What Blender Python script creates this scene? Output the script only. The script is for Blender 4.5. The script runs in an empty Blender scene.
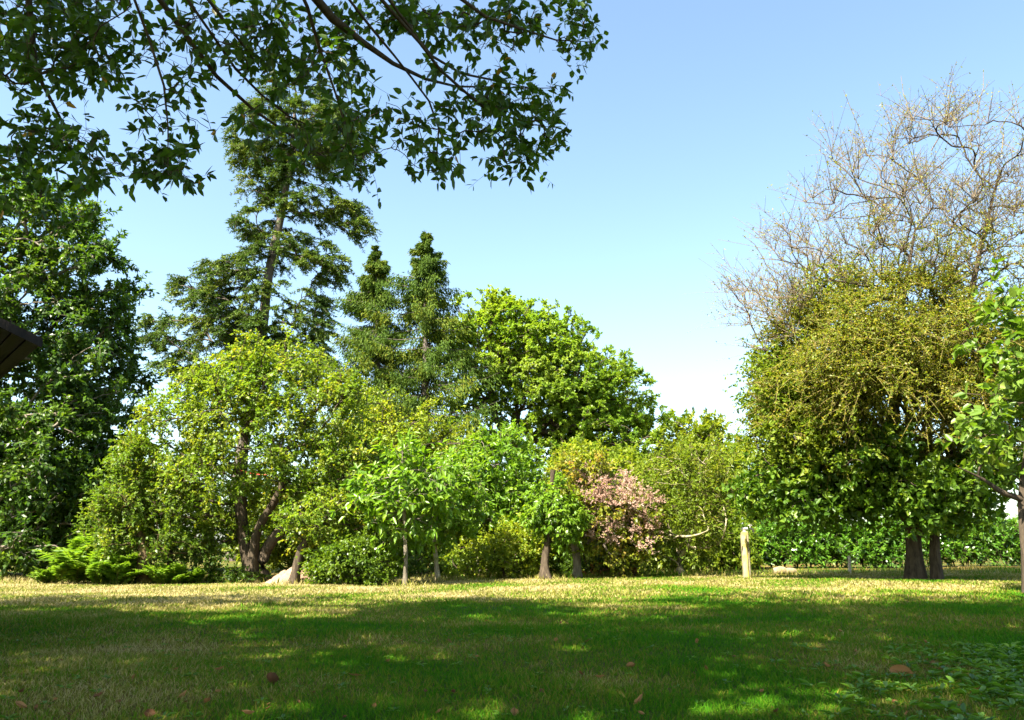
import bpy, math
import numpy as np
R = math.radians
rng = np.random.default_rng(11)
scene = bpy.context.scene
COL = scene.collection

# ------------------------------------------------------------------ camera, sky, sun, exposure
CAM_H, PITCH, FPX, W, H = 0.8, R(13.0), 800.0, 1024, 720
cam_d = bpy.data.cameras.new("camera")
cam_d.lens = FPX * 36 / W
cam_d.clip_end = 3000
cam = bpy.data.objects.new("camera", cam_d)
cam.location = (0, 0, CAM_H)
cam.rotation_euler = (R(90) + PITCH, 0, 0)
COL.objects.link(cam)
scene.camera = cam

SUN_EL, SUN_AZ = R(51), R(221)          # azimuth clockwise from +Y (north = view direction)
to_sun = np.array([math.sin(SUN_AZ) * math.cos(SUN_EL), math.cos(SUN_AZ) * math.cos(SUN_EL), math.sin(SUN_EL)])
world = bpy.data.worlds.new("World")
scene.world = world
world.use_nodes = True
nt = world.node_tree
sky = nt.nodes.new("ShaderNodeTexSky")
sky.sky_type = 'NISHITA'
sky.sun_disc = False
sky.sun_elevation = SUN_EL
sky.sun_rotation = SUN_AZ
sky.air_density = 1.0
sky.dust_density = 1.6
sky.ozone_density = 0.7
tint = nt.nodes.new("ShaderNodeMix")
tint.data_type = 'RGBA'; tint.blend_type = 'MULTIPLY'; tint.inputs[0].default_value = 1
tint.inputs[7].default_value = (1.05, 1.10, 1.05, 1)
nt.links.new(sky.outputs[0], tint.inputs[6])
nt.links.new(tint.outputs[2], nt.nodes["Background"].inputs[0])
nt.nodes["Background"].inputs[1].default_value = 0.075
sun_d = bpy.data.lights.new("sun", 'SUN')
sun_d.energy = 5.0
sun_d.angle = R(0.5)
sun_d.color = (1.0, 0.93, 0.77)
sun = bpy.data.objects.new("sun", sun_d)
from mathutils import Vector
sun.rotation_euler = Vector((-to_sun[0], -to_sun[1], -to_sun[2])).to_track_quat('-Z', 'Y').to_euler()
COL.objects.link(sun)
scene.view_settings.view_transform = 'Standard'
scene.view_settings.look = 'None'
scene.view_settings.gamma = 1
scene.view_settings.exposure = 2.3
scene.cycles.max_bounces = 7
scene.cycles.diffuse_bounces = 4
scene.cycles.transmission_bounces = 4

# ------------------------------------------------------------------ helpers
SP, CP = math.sin(PITCH), math.cos(PITCH)


def at(px, py, d):
    """the point of the place seen at picture position px, py and d metres ahead"""
    u, v = (px - 512) / FPX, (360 - py) / FPX
    t = d / (CP - v * SP)
    return np.array([u * t, d, CAM_H + (SP + v * CP) * t])


def depth_scale(py, d):
    return d / (CP - (360 - py) / FPX * SP) / FPX


def gz(x, y):
    x, y = np.asarray(x, float), np.asarray(y, float)
    s = np.clip((y - 4) / 12, 0, 1)
    s = s * s * (3 - 2 * s)
    return (0.055 + 0.0095 * np.clip(x, -14, 14)) * s + 0.018 * np.sin(x * 1.1 + 1.3 * np.sin(y * .45)) * np.cos(y * .8 + .3) + 0.012 * np.sin(y * 1.9 + x * .6)


def norm(a):
    return a / np.maximum(np.linalg.norm(a, axis=-1, keepdims=True), 1e-9)


def rand_dir(n):
    return norm(rng.normal(size=(n, 3)))


BASES = []


class MeshBits:
    def __init__(s):
        s.V, s.F, s.A, s.n = [], {3: [], 4: []}, [], 0

    def add(s, V, F, a=None):
        V = np.asarray(V, float).reshape(-1, 3)
        F = np.asarray(F, int)
        s.F[F.shape[1]].append(F + s.n)
        s.V.append(V)
        s.A.append(np.zeros(len(V)) if a is None else np.broadcast_to(np.asarray(a, float), (len(V),)))
        s.n += len(V)

    def build(s, name, mat, parent=None, base=None, smooth=False):
        V = np.concatenate(s.V)
        A = np.concatenate(s.A)
        if base is not None:
            V = V - np.asarray(base)
        me = bpy.data.meshes.new(name)
        me.vertices.add(len(V))
        me.vertices.foreach_set("co", V.astype(np.float32).ravel())
        loops, starts, tot = [], [], 0
        for k in (3, 4):
            if s.F[k]:
                f = np.concatenate(s.F[k])
                loops.append(f.ravel())
                starts.append(tot + np.arange(len(f)) * k)
                tot += f.size
        loops, starts = np.concatenate(loops), np.concatenate(starts)
        me.loops.add(len(loops))
        me.loops.foreach_set("vertex_index", loops.astype(np.int32))
        me.polygons.add(len(starts))
        me.polygons.foreach_set("loop_start", starts.astype(np.int32))
        if smooth:
            me.polygons.foreach_set("use_smooth", np.ones(len(starts), bool))
        at_ = me.attributes.new("rnd", 'FLOAT', 'POINT')
        at_.data.foreach_set("value", A.astype(np.float32))
        me.update(calc_edges=True)
        me.validate()
        me.materials.append(mat)
        o = bpy.data.objects.new(name, me)
        COL.objects.link(o)
        if parent is not None:
            o.parent = parent
        elif base is not None:
            o.location = base
        return o


def tag(o, label=None, cat=None, group=None, kind=None):
    if label: o['label'] = label
    if cat: o['category'] = cat
    if group: o['group'] = group
    if kind: o['kind'] = kind
    return o


def thing(name, loc, label, cat, group=None):
    o = bpy.data.objects.new(name, None)
    o.empty_display_size = 0.2
    o.location = [float(c) for c in loc]
    COL.objects.link(o)
    return tag(o, label, cat, group)


def tubes(mb, P, rad, sides=6, a=0.5, cap=False, lump=0.0):
    """P (N,K,3) polylines, rad (N,K)"""
    P = np.asarray(P, float)
    if P.ndim == 2: P = P[None]
    rad = np.asarray(rad, float)
    if rad.ndim == 1: rad = np.broadcast_to(rad, P.shape[:2])
    N, K, _ = P.shape
    T = norm(np.gradient(P, axis=1))
    D = norm(P[:, -1] - P[:, 0])
    ref = np.where(np.abs(D[:, 2:3]) > .8, np.array([[1., 0, 0]]), np.array([[0, 0, 1.]]))
    n1 = norm(np.cross(T, ref[:, None, :]))
    n2 = np.cross(T, n1)
    ang = np.arange(sides) * 2 * np.pi / sides
    ring = (n1[:, :, None] * np.cos(ang)[None, None, :, None] + n2[:, :, None] * np.sin(ang)[None, None, :, None])
    rr_ = np.broadcast_to(rad[:, :, None], (N, K, sides)).copy()
    if lump:
        kk = np.arange(K)[None, :, None]
        p1, p2, p3 = rng.uniform(0, 6.28, 3)
        rr_ *= 1 + lump * (np.sin(ang * 3 + kk * .35 + p1) * .6 + np.sin(ang * 2 - kk * .8 + p2) * .5 + np.sin(ang * 5 + kk * .2 + p3) * .35 + rng.normal(size=rr_.shape) * .15)
    V = P[:, :, None] + ring * rr_[..., None]
    i = np.arange(N)[:, None, None] * K * sides
    k = np.arange(K - 1)[None, :, None] * sides
    j = np.arange(sides)[None, None, :]
    j2 = (j + 1) % sides
    F = np.stack([i + k + j, i + k + j2, i + k + sides + j2, i + k + sides + j], -1).reshape(-1, 4)
    A = np.broadcast_to(np.asarray(a, float).reshape(-1, 1, 1), (N, K, sides)).ravel() if np.ndim(a) else a
    mb.add(V, F, A)
    if cap:
        for q in range(N):
            c = q * K * sides + (K - 1) * sides
            mb.add(np.concatenate([V[q, -1], P[q, -1:]]), [[b, (b + 1) % sides, sides] for b in range(sides)], a if not np.ndim(a) else .5)


def leaves(mb, P, D, Nrm, L, Wd, a, fold=0.25, fine=False, curl=0.15):
    """leaf blades: base point P, axis D, face normal Nrm, length L, width Wd"""
    n = len(P)
    D = norm(D)
    S = norm(np.cross(D, Nrm))
    U = np.cross(S, D)
    L = np.broadcast_to(np.asarray(L, float), (n,))[:, None]
    Wd = np.broadcast_to(np.asarray(Wd, float), (n,))[:, None]
    a = np.broadcast_to(np.asarray(a, float), (n,))
    if fine:
        tip = P + D * L - U * L * curl
        m = lambda t, s, k: P + D * L * t + S * Wd * s + U * (Wd * fold * abs(s) * 2 - L * curl * t * t * k)
        V = np.stack([P, m(.3, .46, 1), m(.68, .36, 1), tip, m(.68, -.36, 1), m(.3, -.46, 1)], 1)
        F = np.array([[0, 1, 2, 3], [0, 3, 4, 5]])
        k = 6
    else:
        V = np.stack([P, P + D * L * .45 + S * Wd * .5 + U * Wd * fold, P + D * L - U * L * curl, P + D * L * .45 - S * Wd * .5 + U * Wd * fold], 1)
        F = np.array([[0, 1, 2, 3]])
        k = 4
    F = (np.arange(n)[:, None, None] * k + F[None]).reshape(-1, 4)
    mb.add(V, F, np.repeat(a, k))


def sprays(T, n_tw, tw_len, n_lf, up=0.0, out=None, spread=1.0):
    """twigs growing out of every target point with leaves set along them.
    returns polylines (M,4,3) and leaf base, direction, twig index"""
    N = len(T)
    base = np.repeat(T, n_tw, 0)
    base = base + rand_dir(len(base)) * tw_len * .4 * rng.uniform(0, 1, (len(base), 1))
    d = rand_dir(len(base)) * spread
    if out is not None:
        d = d + np.repeat(out, n_tw, 0)
    d[:, 2] += up
    d = norm(d)
    ln = tw_len * rng.uniform(.5, 1.2, len(base))[:, None]
    bend = rand_dir(len(base)) * .35
    ts = np.linspace(0, 1, 4)
    PL = np.stack([base + ln * (d * t + bend * t * t - np.array([0, 0, .12]) * t * t) for t in ts], 1)
    t = rng.uniform(.15, 1.0, (len(base), n_lf, 1))
    tw = np.repeat(np.arange(len(base)), n_lf)
    tt = t.reshape(-1, 1)
    LP = base[tw] + ln[tw] * (d[tw] * tt + bend[tw] * tt * tt - np.array([0, 0, .12]) * tt * tt)
    LD = norm(d[tw] * .7 + rand_dir(len(tw)) * .9)
    return PL, LP, LD, tw


def lobe_targets(lobes, n, shell=0.5, zmin=None, world_lobes=False):
    C, Rr = [], []
    for (a, b, c, rx, ry, rd) in lobes:
        if world_lobes:
            C.append((a, b, c)); Rr.append((rx, ry, rd))
        else:
            s = depth_scale(b, c)
            C.append(at(a, b, c)); Rr.append((rx * s, rd, ry * s))
    C, Rr = np.array(C), np.array(Rr)
    w = (Rr.prod(1)) ** (2 / 3)
    idx = rng.choice(len(C), n, p=w / w.sum())
    r = rng.uniform(shell ** 3, 1, (n, 1)) ** (1 / 3)
    P = C[idx] + rand_dir(n) * r * Rr[idx]
    if zmin is not None:
        P = P[P[:, 2] > zmin]
    return P


def puffs(lobes, n, r, m, shell=.55, zmin=None):
    """rounded clumps spread through the lobes, each a cap of m twig ends"""
    C = lobe_targets(lobes, n, shell=shell, zmin=zmin)
    rr = r * rng.uniform(.6, 1.3, (len(C), 1))
    d = rand_dir(len(C) * m)
    d[:, 2] = np.abs(d[:, 2]) * .9 - .25
    return np.repeat(C, m, 0) + norm(d) * np.repeat(rr, m, 0) * rng.uniform(.75, 1, (len(d), 1)) * np.array([1, 1, .75])


def grow(trunks, targets, r_tip, rmax=0.8, lift=0.15, wob=0.06, power=0.5, pen=0.3):
    """join every target to the nearest place of the growing skeleton; returns polylines (N,6,3) and radii"""
    pos, par, rad0, dist = [], [], [], []
    for (pts, rr) in trunks:
        for i, (p, r) in enumerate(zip(pts, rr)):
            pos.append(np.asarray(p, float)); par.append(len(pos) - 2 if i else -1); rad0.append(r)
            dist.append(0.0)
    nT = len(pos)
    K = 5
    M = nT + len(targets) * K
    X = np.zeros((M, 3)); X[:nT] = pos
    pr = np.full(M, -1); pr[:nT] = par
    ds = np.zeros(M); ds[:nT] = dist
    dr = np.zeros((M, 3)); dr[:, 2] = 1
    for i in range(1, nT):
        if pr[i] >= 0: dr[i] = norm(X[i] - X[pr[i]])
    usable = np.ones(M, bool)
    for i in range(nT):
        usable[i] = True
    tr = X[:nT]
    order = np.argsort(np.linalg.norm(targets[:, None] - tr[None], axis=2).min(1))
    n = nT
    chains = []
    for q in order:
        t = targets[q]
        v = t - X[:n]
        dd = np.linalg.norm(v, axis=1)
        cosang = (v * dr[:n]).sum(1) / np.maximum(dd, 1e-6)
        cost = dd * (1.25 - .4 * cosang) + pen * ds[:n] + (v[:, 2] < -.2 * dd) * dd * .25
        cost[0] += 1e3 if nT > 1 else 0
        s = int(np.argmin(cost))
        ctrl = X[s] + dr[s] * dd[s] * .38 + np.array([0, 0, lift * dd[s]])
        ts = np.linspace(0, 1, K + 1)[1:, None]
        pl = (1 - ts) ** 2 * X[s] + 2 * ts * (1 - ts) * ctrl + ts ** 2 * t
        pl[:-1] += rng.normal(size=(K - 1, 3)) * wob * dd[s] * .35
        ids = [s] + list(range(n, n + K))
        X[n:n + K] = pl
        for k in range(K):
            pr[n + k] = ids[k]
            ds[n + k] = ds[ids[k]] + np.linalg.norm(X[n + k] - X[ids[k]])
            dr[n + k] = norm(X[n + k] - X[ids[k]])
        n += K
        chains.append(ids)
    cnt = np.zeros(n)
    for c in chains: cnt[c[-1]] += 1
    for i in range(n - 1, nT - 1, -1):
        if pr[i] >= nT: cnt[pr[i]] += cnt[i]
    rad = r_tip * np.maximum(cnt, 1) ** power
    rad[:nT] = rad0
    for i in range(nT, n):
        rad[i] = min(rad[i], rad[pr[i]] * (rmax if pr[i] < nT else 1.0))
    ch = np.array(chains)
    PL, RR = X[ch], rad[ch].copy()
    RR[:, 0] = np.minimum(RR[:, 0], RR[:, 1] * 1.25)
    outd = norm(PL[:, -1] - PL[:, -2])
    return PL, RR, outd


def resample(pts, rad, n, wob=0.0):
    pts, rad = np.asarray(pts, float), np.asarray(rad, float)
    s = np.concatenate([[0], np.cumsum(np.linalg.norm(np.diff(pts, axis=0), axis=1))])
    t = np.linspace(0, s[-1], n)
    # smooth through a small moving average of the dense line
    td = np.linspace(0, s[-1], n * 4)
    dense = np.stack([np.interp(td, s, pts[:, k]) for k in range(3)], 1)
    ker = 5
    pad = np.concatenate([np.repeat(dense[:1], ker, 0), dense, np.repeat(dense[-1:], ker, 0)])
    sm = np.stack([np.convolve(pad[:, k], np.ones(2 * ker + 1) / (2 * ker + 1), 'valid') for k in range(3)], 1)
    sm[0], sm[-1] = pts[0], pts[-1]
    P = np.stack([np.interp(t, td, sm[:, k]) for k in range(3)], 1)
    r = np.interp(t, s, rad)
    if wob:
        P[1:-1] += rng.normal(size=(n - 2, 3)) * wob
        r = r * rng.uniform(.9, 1.1, n)
    return P, r


def clump_rnd(tw, n_tw, n_t):
    c = rng.uniform(0, 1, n_t)[tw // n_tw]
    return np.clip(c * .55 + rng.uniform(0, 1, len(tw)) * .45, 0, 1)


def leaf_normals(n, outward=None, k_up=.7, k_out=.35, k_r=.75):
    nn = rand_dir(n) * k_r
    nn[:, 2] += k_up
    if outward is not None: nn = nn + outward * k_out
    return norm(nn)


# ------------------------------------------------------------------ materials
def new_mat(name):
    m = bpy.data.materials.new(name)
    m.use_nodes = True
    m.node_tree.nodes.clear()
    return m, m.node_tree, m.node_tree.nodes.new


def ramp(N, stops):
    r = N("ShaderNodeValToRGB")
    e = r.color_ramp.elements
    while len(e) < len(stops): e.new(.5)
    for i, (p, c) in enumerate(stops):
        e[i].position = p
        e[i].color = (*c, 1)
    return r


def leaf_mat(name, stops, trans=0.42, tcol=(1.6, 1.6, .5), rough=.45, spec=.35, patch=.0, pcol=(.3, .25, .04), pscale=1.2, tone=(1.38, 1.3, .72)):
    stops = [(p, tuple(c * k for c, k in zip(q, tone))) for p, q in stops]
    m, t, N = new_mat(name)
    L = t.links.new
    out = N("ShaderNodeOutputMaterial")
    at_ = N("ShaderNodeAttribute"); at_.attribute_name = "rnd"
    rp = ramp(N, stops); L(at_.outputs["Fac"], rp.inputs[0])
    col = rp.outputs[0]
    if patch > 0:
        tc = N("ShaderNodeTexCoord")
        nz = N("ShaderNodeTexNoise"); nz.inputs["Scale"].default_value = pscale; nz.inputs["Detail"].default_value = 2
        L(tc.outputs["Object"], nz.inputs["Vector"])
        r2 = ramp(N, [(.45, (0, 0, 0)), (.7, (patch,) * 3)]); L(nz.outputs[0], r2.inputs[0])
        mx = N("ShaderNodeMix"); mx.data_type = 'RGBA'
        L(r2.outputs[0], mx.inputs[0]); L(col, mx.inputs[6]); mx.inputs[7].default_value = (*pcol, 1)
        col = mx.outputs[2]
    pb = N("ShaderNodeBsdfPrincipled")
    pb.inputs["Roughness"].default_value = rough
    pb.inputs["Specular IOR Level"].default_value = spec
    L(col, pb.inputs["Base Color"])
    mu = N("ShaderNodeMix"); mu.data_type = 'RGBA'; mu.blend_type = 'MULTIPLY'; mu.inputs[0].default_value = 1
    L(col, mu.inputs[6]); mu.inputs[7].default_value = (*tcol, 1)
    tb = N("ShaderNodeBsdfTranslucent"); L(mu.outputs[2], tb.inputs[0])
    ms = N("ShaderNodeMixShader"); ms.inputs[0].default_value = trans
    L(pb.outputs[0], ms.inputs[1]); L(tb.outputs[0], ms.inputs[2]); L(ms.outputs[0], out.inputs[0])
    return m


def bark_mat(name, c1, c2, scale=9, lichen=None, rough=.9):
    m, t, N = new_mat(name)
    L = t.links.new
    out = N("ShaderNodeOutputMaterial")
    tc = N("ShaderNodeTexCoord")
    mp = N("ShaderNodeMapping"); mp.inputs["Scale"].default_value = (1, 1, .25)
    L(tc.outputs["Object"], mp.inputs[0])
    nz = N("ShaderNodeTexNoise"); nz.inputs["Scale"].default_value = scale * 2; nz.inputs["Detail"].default_value = 6; nz.inputs["Roughness"].default_value = .7
    L(mp.outputs[0], nz.inputs["Vector"])
    rp = ramp(N, [(.32, c1), (.68, c2)]); L(nz.outputs[0], rp.inputs[0])
    col = rp.outputs[0]
    if lichen:
        n2 = N("ShaderNodeTexNoise"); n2.inputs["Scale"].default_value = 5; n2.inputs["Detail"].default_value = 5
        L(tc.outputs["Object"], n2.inputs["Vector"])
        r2 = ramp(N, [(.5, (0, 0, 0)), (.6, (1, 1, 1))]); L(n2.outputs[0], r2.inputs[0])
        mx = N("ShaderNodeMix"); mx.data_type = 'RGBA'
        L(r2.outputs[0], mx.inputs[0]); L(col, mx.inputs[6]); mx.inputs[7].default_value = (*lichen, 1)
        col = mx.outputs[2]
    pb = N("ShaderNodeBsdfPrincipled"); pb.inputs["Roughness"].default_value = rough; pb.inputs["Specular IOR Level"].default_value = .2
    L(col, pb.inputs["Base Color"])
    bp = N("ShaderNodeBump"); bp.inputs["Strength"].default_value = .7; bp.inputs["Distance"].default_value = .02
    L(nz.outputs[0], bp.inputs["Height"]); L(bp.outputs[0], pb.inputs["Normal"])
    L(pb.outputs[0], out.inputs[0])
    return m


BARK = bark_mat("bark_dark", (.025, .018, .012), (.10, .075, .05))
BARK_GREY = bark_mat("bark_grey", (.07, .06, .045), (.24, .20, .15))
BARK_PALE = bark_mat("bark_pale", (.16, .13, .08), (.42, .36, .24), lichen=(.2, .2, .06))
BARK_MOSS = bark_mat("bark_mossy", (.05, .035, .02), (.16, .11, .06), lichen=(.15, .12, .03))
BARK_PINE = bark_mat("bark_pine", (.05, .04, .03), (.17, .14, .12))
TWIG_OCHRE = bark_mat("twig_lichen", (.09, .075, .022), (.20, .155, .05), lichen=(.14, .15, .025))
TWIG_GREY = bark_mat("twig_grey", (.10, .075, .05), (.22, .17, .115))


# ------------------------------------------------------------------ ground
def ground():
    xs = np.concatenate([[-600, -200, -80, -40], np.linspace(-26, 26, 131), [40, 80, 200, 600]])
    ys = np.concatenate([[-300, -80, -30, -15], np.linspace(-8, 30, 115), [45, 80, 200, 900]])
    X, Y = np.meshgrid(xs, ys)
    Z = gz(X, Y)
    nx, ny = len(xs), len(ys)
    i = (np.arange(ny - 1)[:, None] * nx + np.arange(nx - 1)[None]).ravel()
    mb = MeshBits()
    mb.add(np.stack([X, Y, Z], -1), np.stack([i, i + 1, i + 1 + nx, i + nx], 1))
    m, t, N = new_mat("lawn_soil")
    L = t.links.new
    out = N("ShaderNodeOutputMaterial")
    tc = N("ShaderNodeTexCoord")
    n1 = N("ShaderNodeTexNoise"); n1.inputs["Scale"].default_value = .55; n1.inputs["Detail"].default_value = 5
    n2 = N("ShaderNodeTexNoise"); n2.inputs["Scale"].default_value = 30; n2.inputs["Detail"].default_value = 6; n2.inputs["Roughness"].default_value = .75
    L(tc.outputs["Object"], n1.inputs["Vector"]); L(tc.outputs["Object"], n2.inputs["Vector"])
    r1 = ramp(N, [(.40, (.045, .09, .008)), (.62, (.17, .12, .03))]); L(n1.outputs[0], r1.inputs[0])
    r2 = ramp(N, [(.3, (.35, .35, .35)), (.7, (1.25, 1.25, 1.25))]); L(n2.outputs[0], r2.inputs[0])
    mu = N("ShaderNodeMix"); mu.data_type = 'RGBA'; mu.blend_type = 'MULTIPLY'; mu.inputs[0].default_value = 1
    L(r1.outputs[0], mu.inputs[6]); L(r2.outputs[0], mu.inputs[7])
    pb = N("ShaderNodeBsdfPrincipled"); pb.inputs["Roughness"].default_value = .95; pb.inputs["Specular IOR Level"].default_value = .1
    L(mu.outputs[2], pb.inputs["Base Color"])
    bp = N("ShaderNodeBump"); bp.inputs["Strength"].default_value = .8; bp.inputs["Distance"].default_value = .04
    L(n2.outputs[0], bp.inputs["Height"]); L(bp.outputs[0], pb.inputs["Normal"]); L(pb.outputs[0], out.inputs[0])
    tag(mb.build("ground", m, smooth=True), kind='structure')


ground()


def grass():
    mb = MeshBits()
    m, t, N = new_mat("grass_blades")
    L = t.links.new
    out = N("ShaderNodeOutputMaterial")
    at_ = N("ShaderNodeAttribute"); at_.attribute_name = "rnd"
    tc = N("ShaderNodeTexCoord")
    n1 = N("ShaderNodeTexNoise"); n1.inputs["Scale"].default_value = .55; n1.inputs["Detail"].default_value = 5
    L(tc.outputs["Object"], n1.inputs["Vector"])
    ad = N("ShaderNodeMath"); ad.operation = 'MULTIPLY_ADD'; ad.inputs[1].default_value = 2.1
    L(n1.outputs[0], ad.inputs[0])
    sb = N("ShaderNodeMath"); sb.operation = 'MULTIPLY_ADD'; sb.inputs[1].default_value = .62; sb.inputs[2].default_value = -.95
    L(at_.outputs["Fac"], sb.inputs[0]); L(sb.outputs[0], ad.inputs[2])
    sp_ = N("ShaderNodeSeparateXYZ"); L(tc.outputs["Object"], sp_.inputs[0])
    mr = N("ShaderNodeMapRange"); mr.interpolation_type = 'SMOOTHSTEP'  # dry far grass, greener under the tree; also paints its shade into the colour
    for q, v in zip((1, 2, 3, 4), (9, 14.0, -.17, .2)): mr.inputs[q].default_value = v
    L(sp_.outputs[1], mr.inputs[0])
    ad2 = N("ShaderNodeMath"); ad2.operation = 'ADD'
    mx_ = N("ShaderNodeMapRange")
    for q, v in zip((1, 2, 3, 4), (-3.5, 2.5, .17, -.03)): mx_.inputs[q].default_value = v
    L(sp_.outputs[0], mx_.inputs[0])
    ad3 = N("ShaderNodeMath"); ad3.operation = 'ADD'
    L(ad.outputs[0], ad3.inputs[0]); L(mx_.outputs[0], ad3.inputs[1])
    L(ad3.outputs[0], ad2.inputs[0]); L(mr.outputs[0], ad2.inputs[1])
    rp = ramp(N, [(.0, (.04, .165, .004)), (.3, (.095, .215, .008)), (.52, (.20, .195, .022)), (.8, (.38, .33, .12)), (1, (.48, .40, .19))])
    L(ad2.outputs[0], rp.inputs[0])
    pb = N("ShaderNodeBsdfPrincipled"); pb.inputs["Roughness"].default_value = .7; pb.inputs["Specular IOR Level"].default_value = .08
    L(rp.outputs[0], pb.inputs["Base Color"])
    tb = N("ShaderNodeBsdfTranslucent"); L(rp.outputs[0], tb.inputs[0])
    ms = N("ShaderNodeMixShader"); ms.inputs[0].default_value = .4
    L(pb.outputs[0], ms.inputs[1]); L(tb.outputs[0], ms.inputs[2]); L(ms.outputs[0], out.inputs[0])
    for (y0, y1, dens, h, w) in [(2.6, 4.5, 8500, .036, .0042), (4.5, 7, 4400, .036, .006), (7, 11, 1900, .038, .009), (11, 19.6, 800, .04, .016)]:
        y = rng.uniform(y0, y1, 600000)
        keepn = int((y1 - y0) * (y0 + y1) * .74 * dens)
        y = rng.choice(y, keepn)
        x = rng.uniform(-.74, .74, keepn) * (y + .6)
        # loose tufts
        hh = h * rng.uniform(.5, 1.5, keepn) * (1 + .5 * np.clip(np.sin(x * 2.3 + 1.7 * np.sin(y * 1.4)) * np.sin(y * 2.9 + x), 0, 1))
        P = np.stack([x, y, gz(x, y) - .004], 1)
        d = rng.normal(size=(keepn, 3)) * np.array([.45, .45, .0]); d[:, 2] = 1
        d = norm(d)
        s = rand_dir(keepn); s[:, 2] = 0; s = norm(s)
        ww = w * rng.uniform(.6, 1.3, keepn)[:, None]
        hh = hh[:, None]
        lean = np.stack([d[:, 0], d[:, 1], -.25 * np.ones(keepn)], 1)
        mid = P + d * hh * .55
        tip = P + d * hh + lean * hh * .5
        V = np.stack([P - s * ww * .5, P + s * ww * .5, mid + s * ww * .4, tip, mid - s * ww * .4], 1)
        b = np.arange(keepn)[:, None] * 5
        a = np.repeat(rng.uniform(0, 1, keepn), 5)
        n0 = mb.n
        mb.add(V, b + np.array([[0, 1, 2, 4]]), a)
        mb.F[3].append(b + np.array([[4, 2, 3]]) + n0)
    # taller unmown tufts along the shrubs and round the trunks
    E = [np.stack([rng.uniform(-15, 17, 9000), 18.6 + np.abs(rng.normal(size=9000)) * 1.5], 1)]
    for b_ in BASES:
        if 15 < b_[1] < 21.5 and abs(b_[0]) < 14: E.append(b_[None, :2] + rng.normal(size=(170, 2)) * np.array([.26, .18]))
    E = np.concatenate(E)
    n = len(E)
    P = np.stack([E[:, 0], E[:, 1], gz(E[:, 0], E[:, 1])], 1)
    d = rng.normal(size=(n, 3)) * .35; d[:, 2] = 1
    leaves(mb, P, d, rand_dir(n), rng.uniform(.05, .17, n), .018, rng.uniform(0, .8, n), fold=.05, curl=.3)
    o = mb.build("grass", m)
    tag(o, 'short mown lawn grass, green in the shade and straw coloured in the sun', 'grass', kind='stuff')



# ------------------------------------------------------------------ tree builder
def tree(name, label, cat, base, trunks, targets, bark, lmat, n_tw=5, tw_len=.45, n_lf=6, L=.1, Wd=.055, r_tip=.008,
         up=0.15, fine=False, twig_r=0.0, group=None, crown_name="crown", lift=.15, kout=.4, droop=0.0, sides=12, pen=.3, power=.5, k_up=.7,
         extra=None, wob=.06, twmat=None, rmax=.8):
    """thing > trunk(s), crown. trunks: list of (points, radii)"""
    base = np.asarray(base, float)
    root = thing(name, base, label, cat, group)
    BASES.append(base)
    dense = [resample(p, r, 14, .0) for p, r in trunks]
    PL, RR, outd = grow(dense, targets, r_tip, lift=lift, pen=pen, power=power, wob=wob, rmax=rmax)
    for q, (p, r) in enumerate(dense):
        tb = MeshBits()
        rr = r.copy()
        if p[0][2] < gz(p[0][0], p[0][1]) + .4: rr[0] *= 1.5; rr[1] *= 1.12
        tubes(tb, p[None], rr[None], sides=sides, cap=True, lump=.13)
        if q == 0:
            big = RR[:, 1] > .0
            tubes(tb, PL[big], RR[big], sides=5)
        tb.build("trunk", bark, root, base, smooth=True)
    cen = targets.mean(0)
    tw, LP, LD, ti = sprays(targets, n_tw, tw_len, n_lf, up=up, out=outd * .6)
    outw = norm(LP - cen)
    LD = LD + outw * .25
    LD[:, 2] -= droop
    cb = MeshBits()
    n = len(LP)
    leaves(cb, LP, LD, leaf_normals(n, outw, k_out=kout, k_up=k_up), L * rng.uniform(.65, 1.25, n), Wd * rng.uniform(.7, 1.2, n),
           clump_rnd(ti, n_tw, len(targets)), fine=fine)
    if extra: extra(cb)
    cb.build(crown_name, lmat, root, base)
    if twig_r > 0:
        wb = MeshBits()
        tubes(wb, tw, np.broadcast_to(np.linspace(twig_r, twig_r * .4, 4), (len(tw), 4)), sides=3)
        wb.build("twigs", twmat or bark, root, base)
    return root


def g(px, d):
    """ground point under picture column px at d metres"""
    x = (px - 512) / FPX * d / (CP + .27 * SP)
    return np.array([x, d, float(gz(x, d))])


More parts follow.
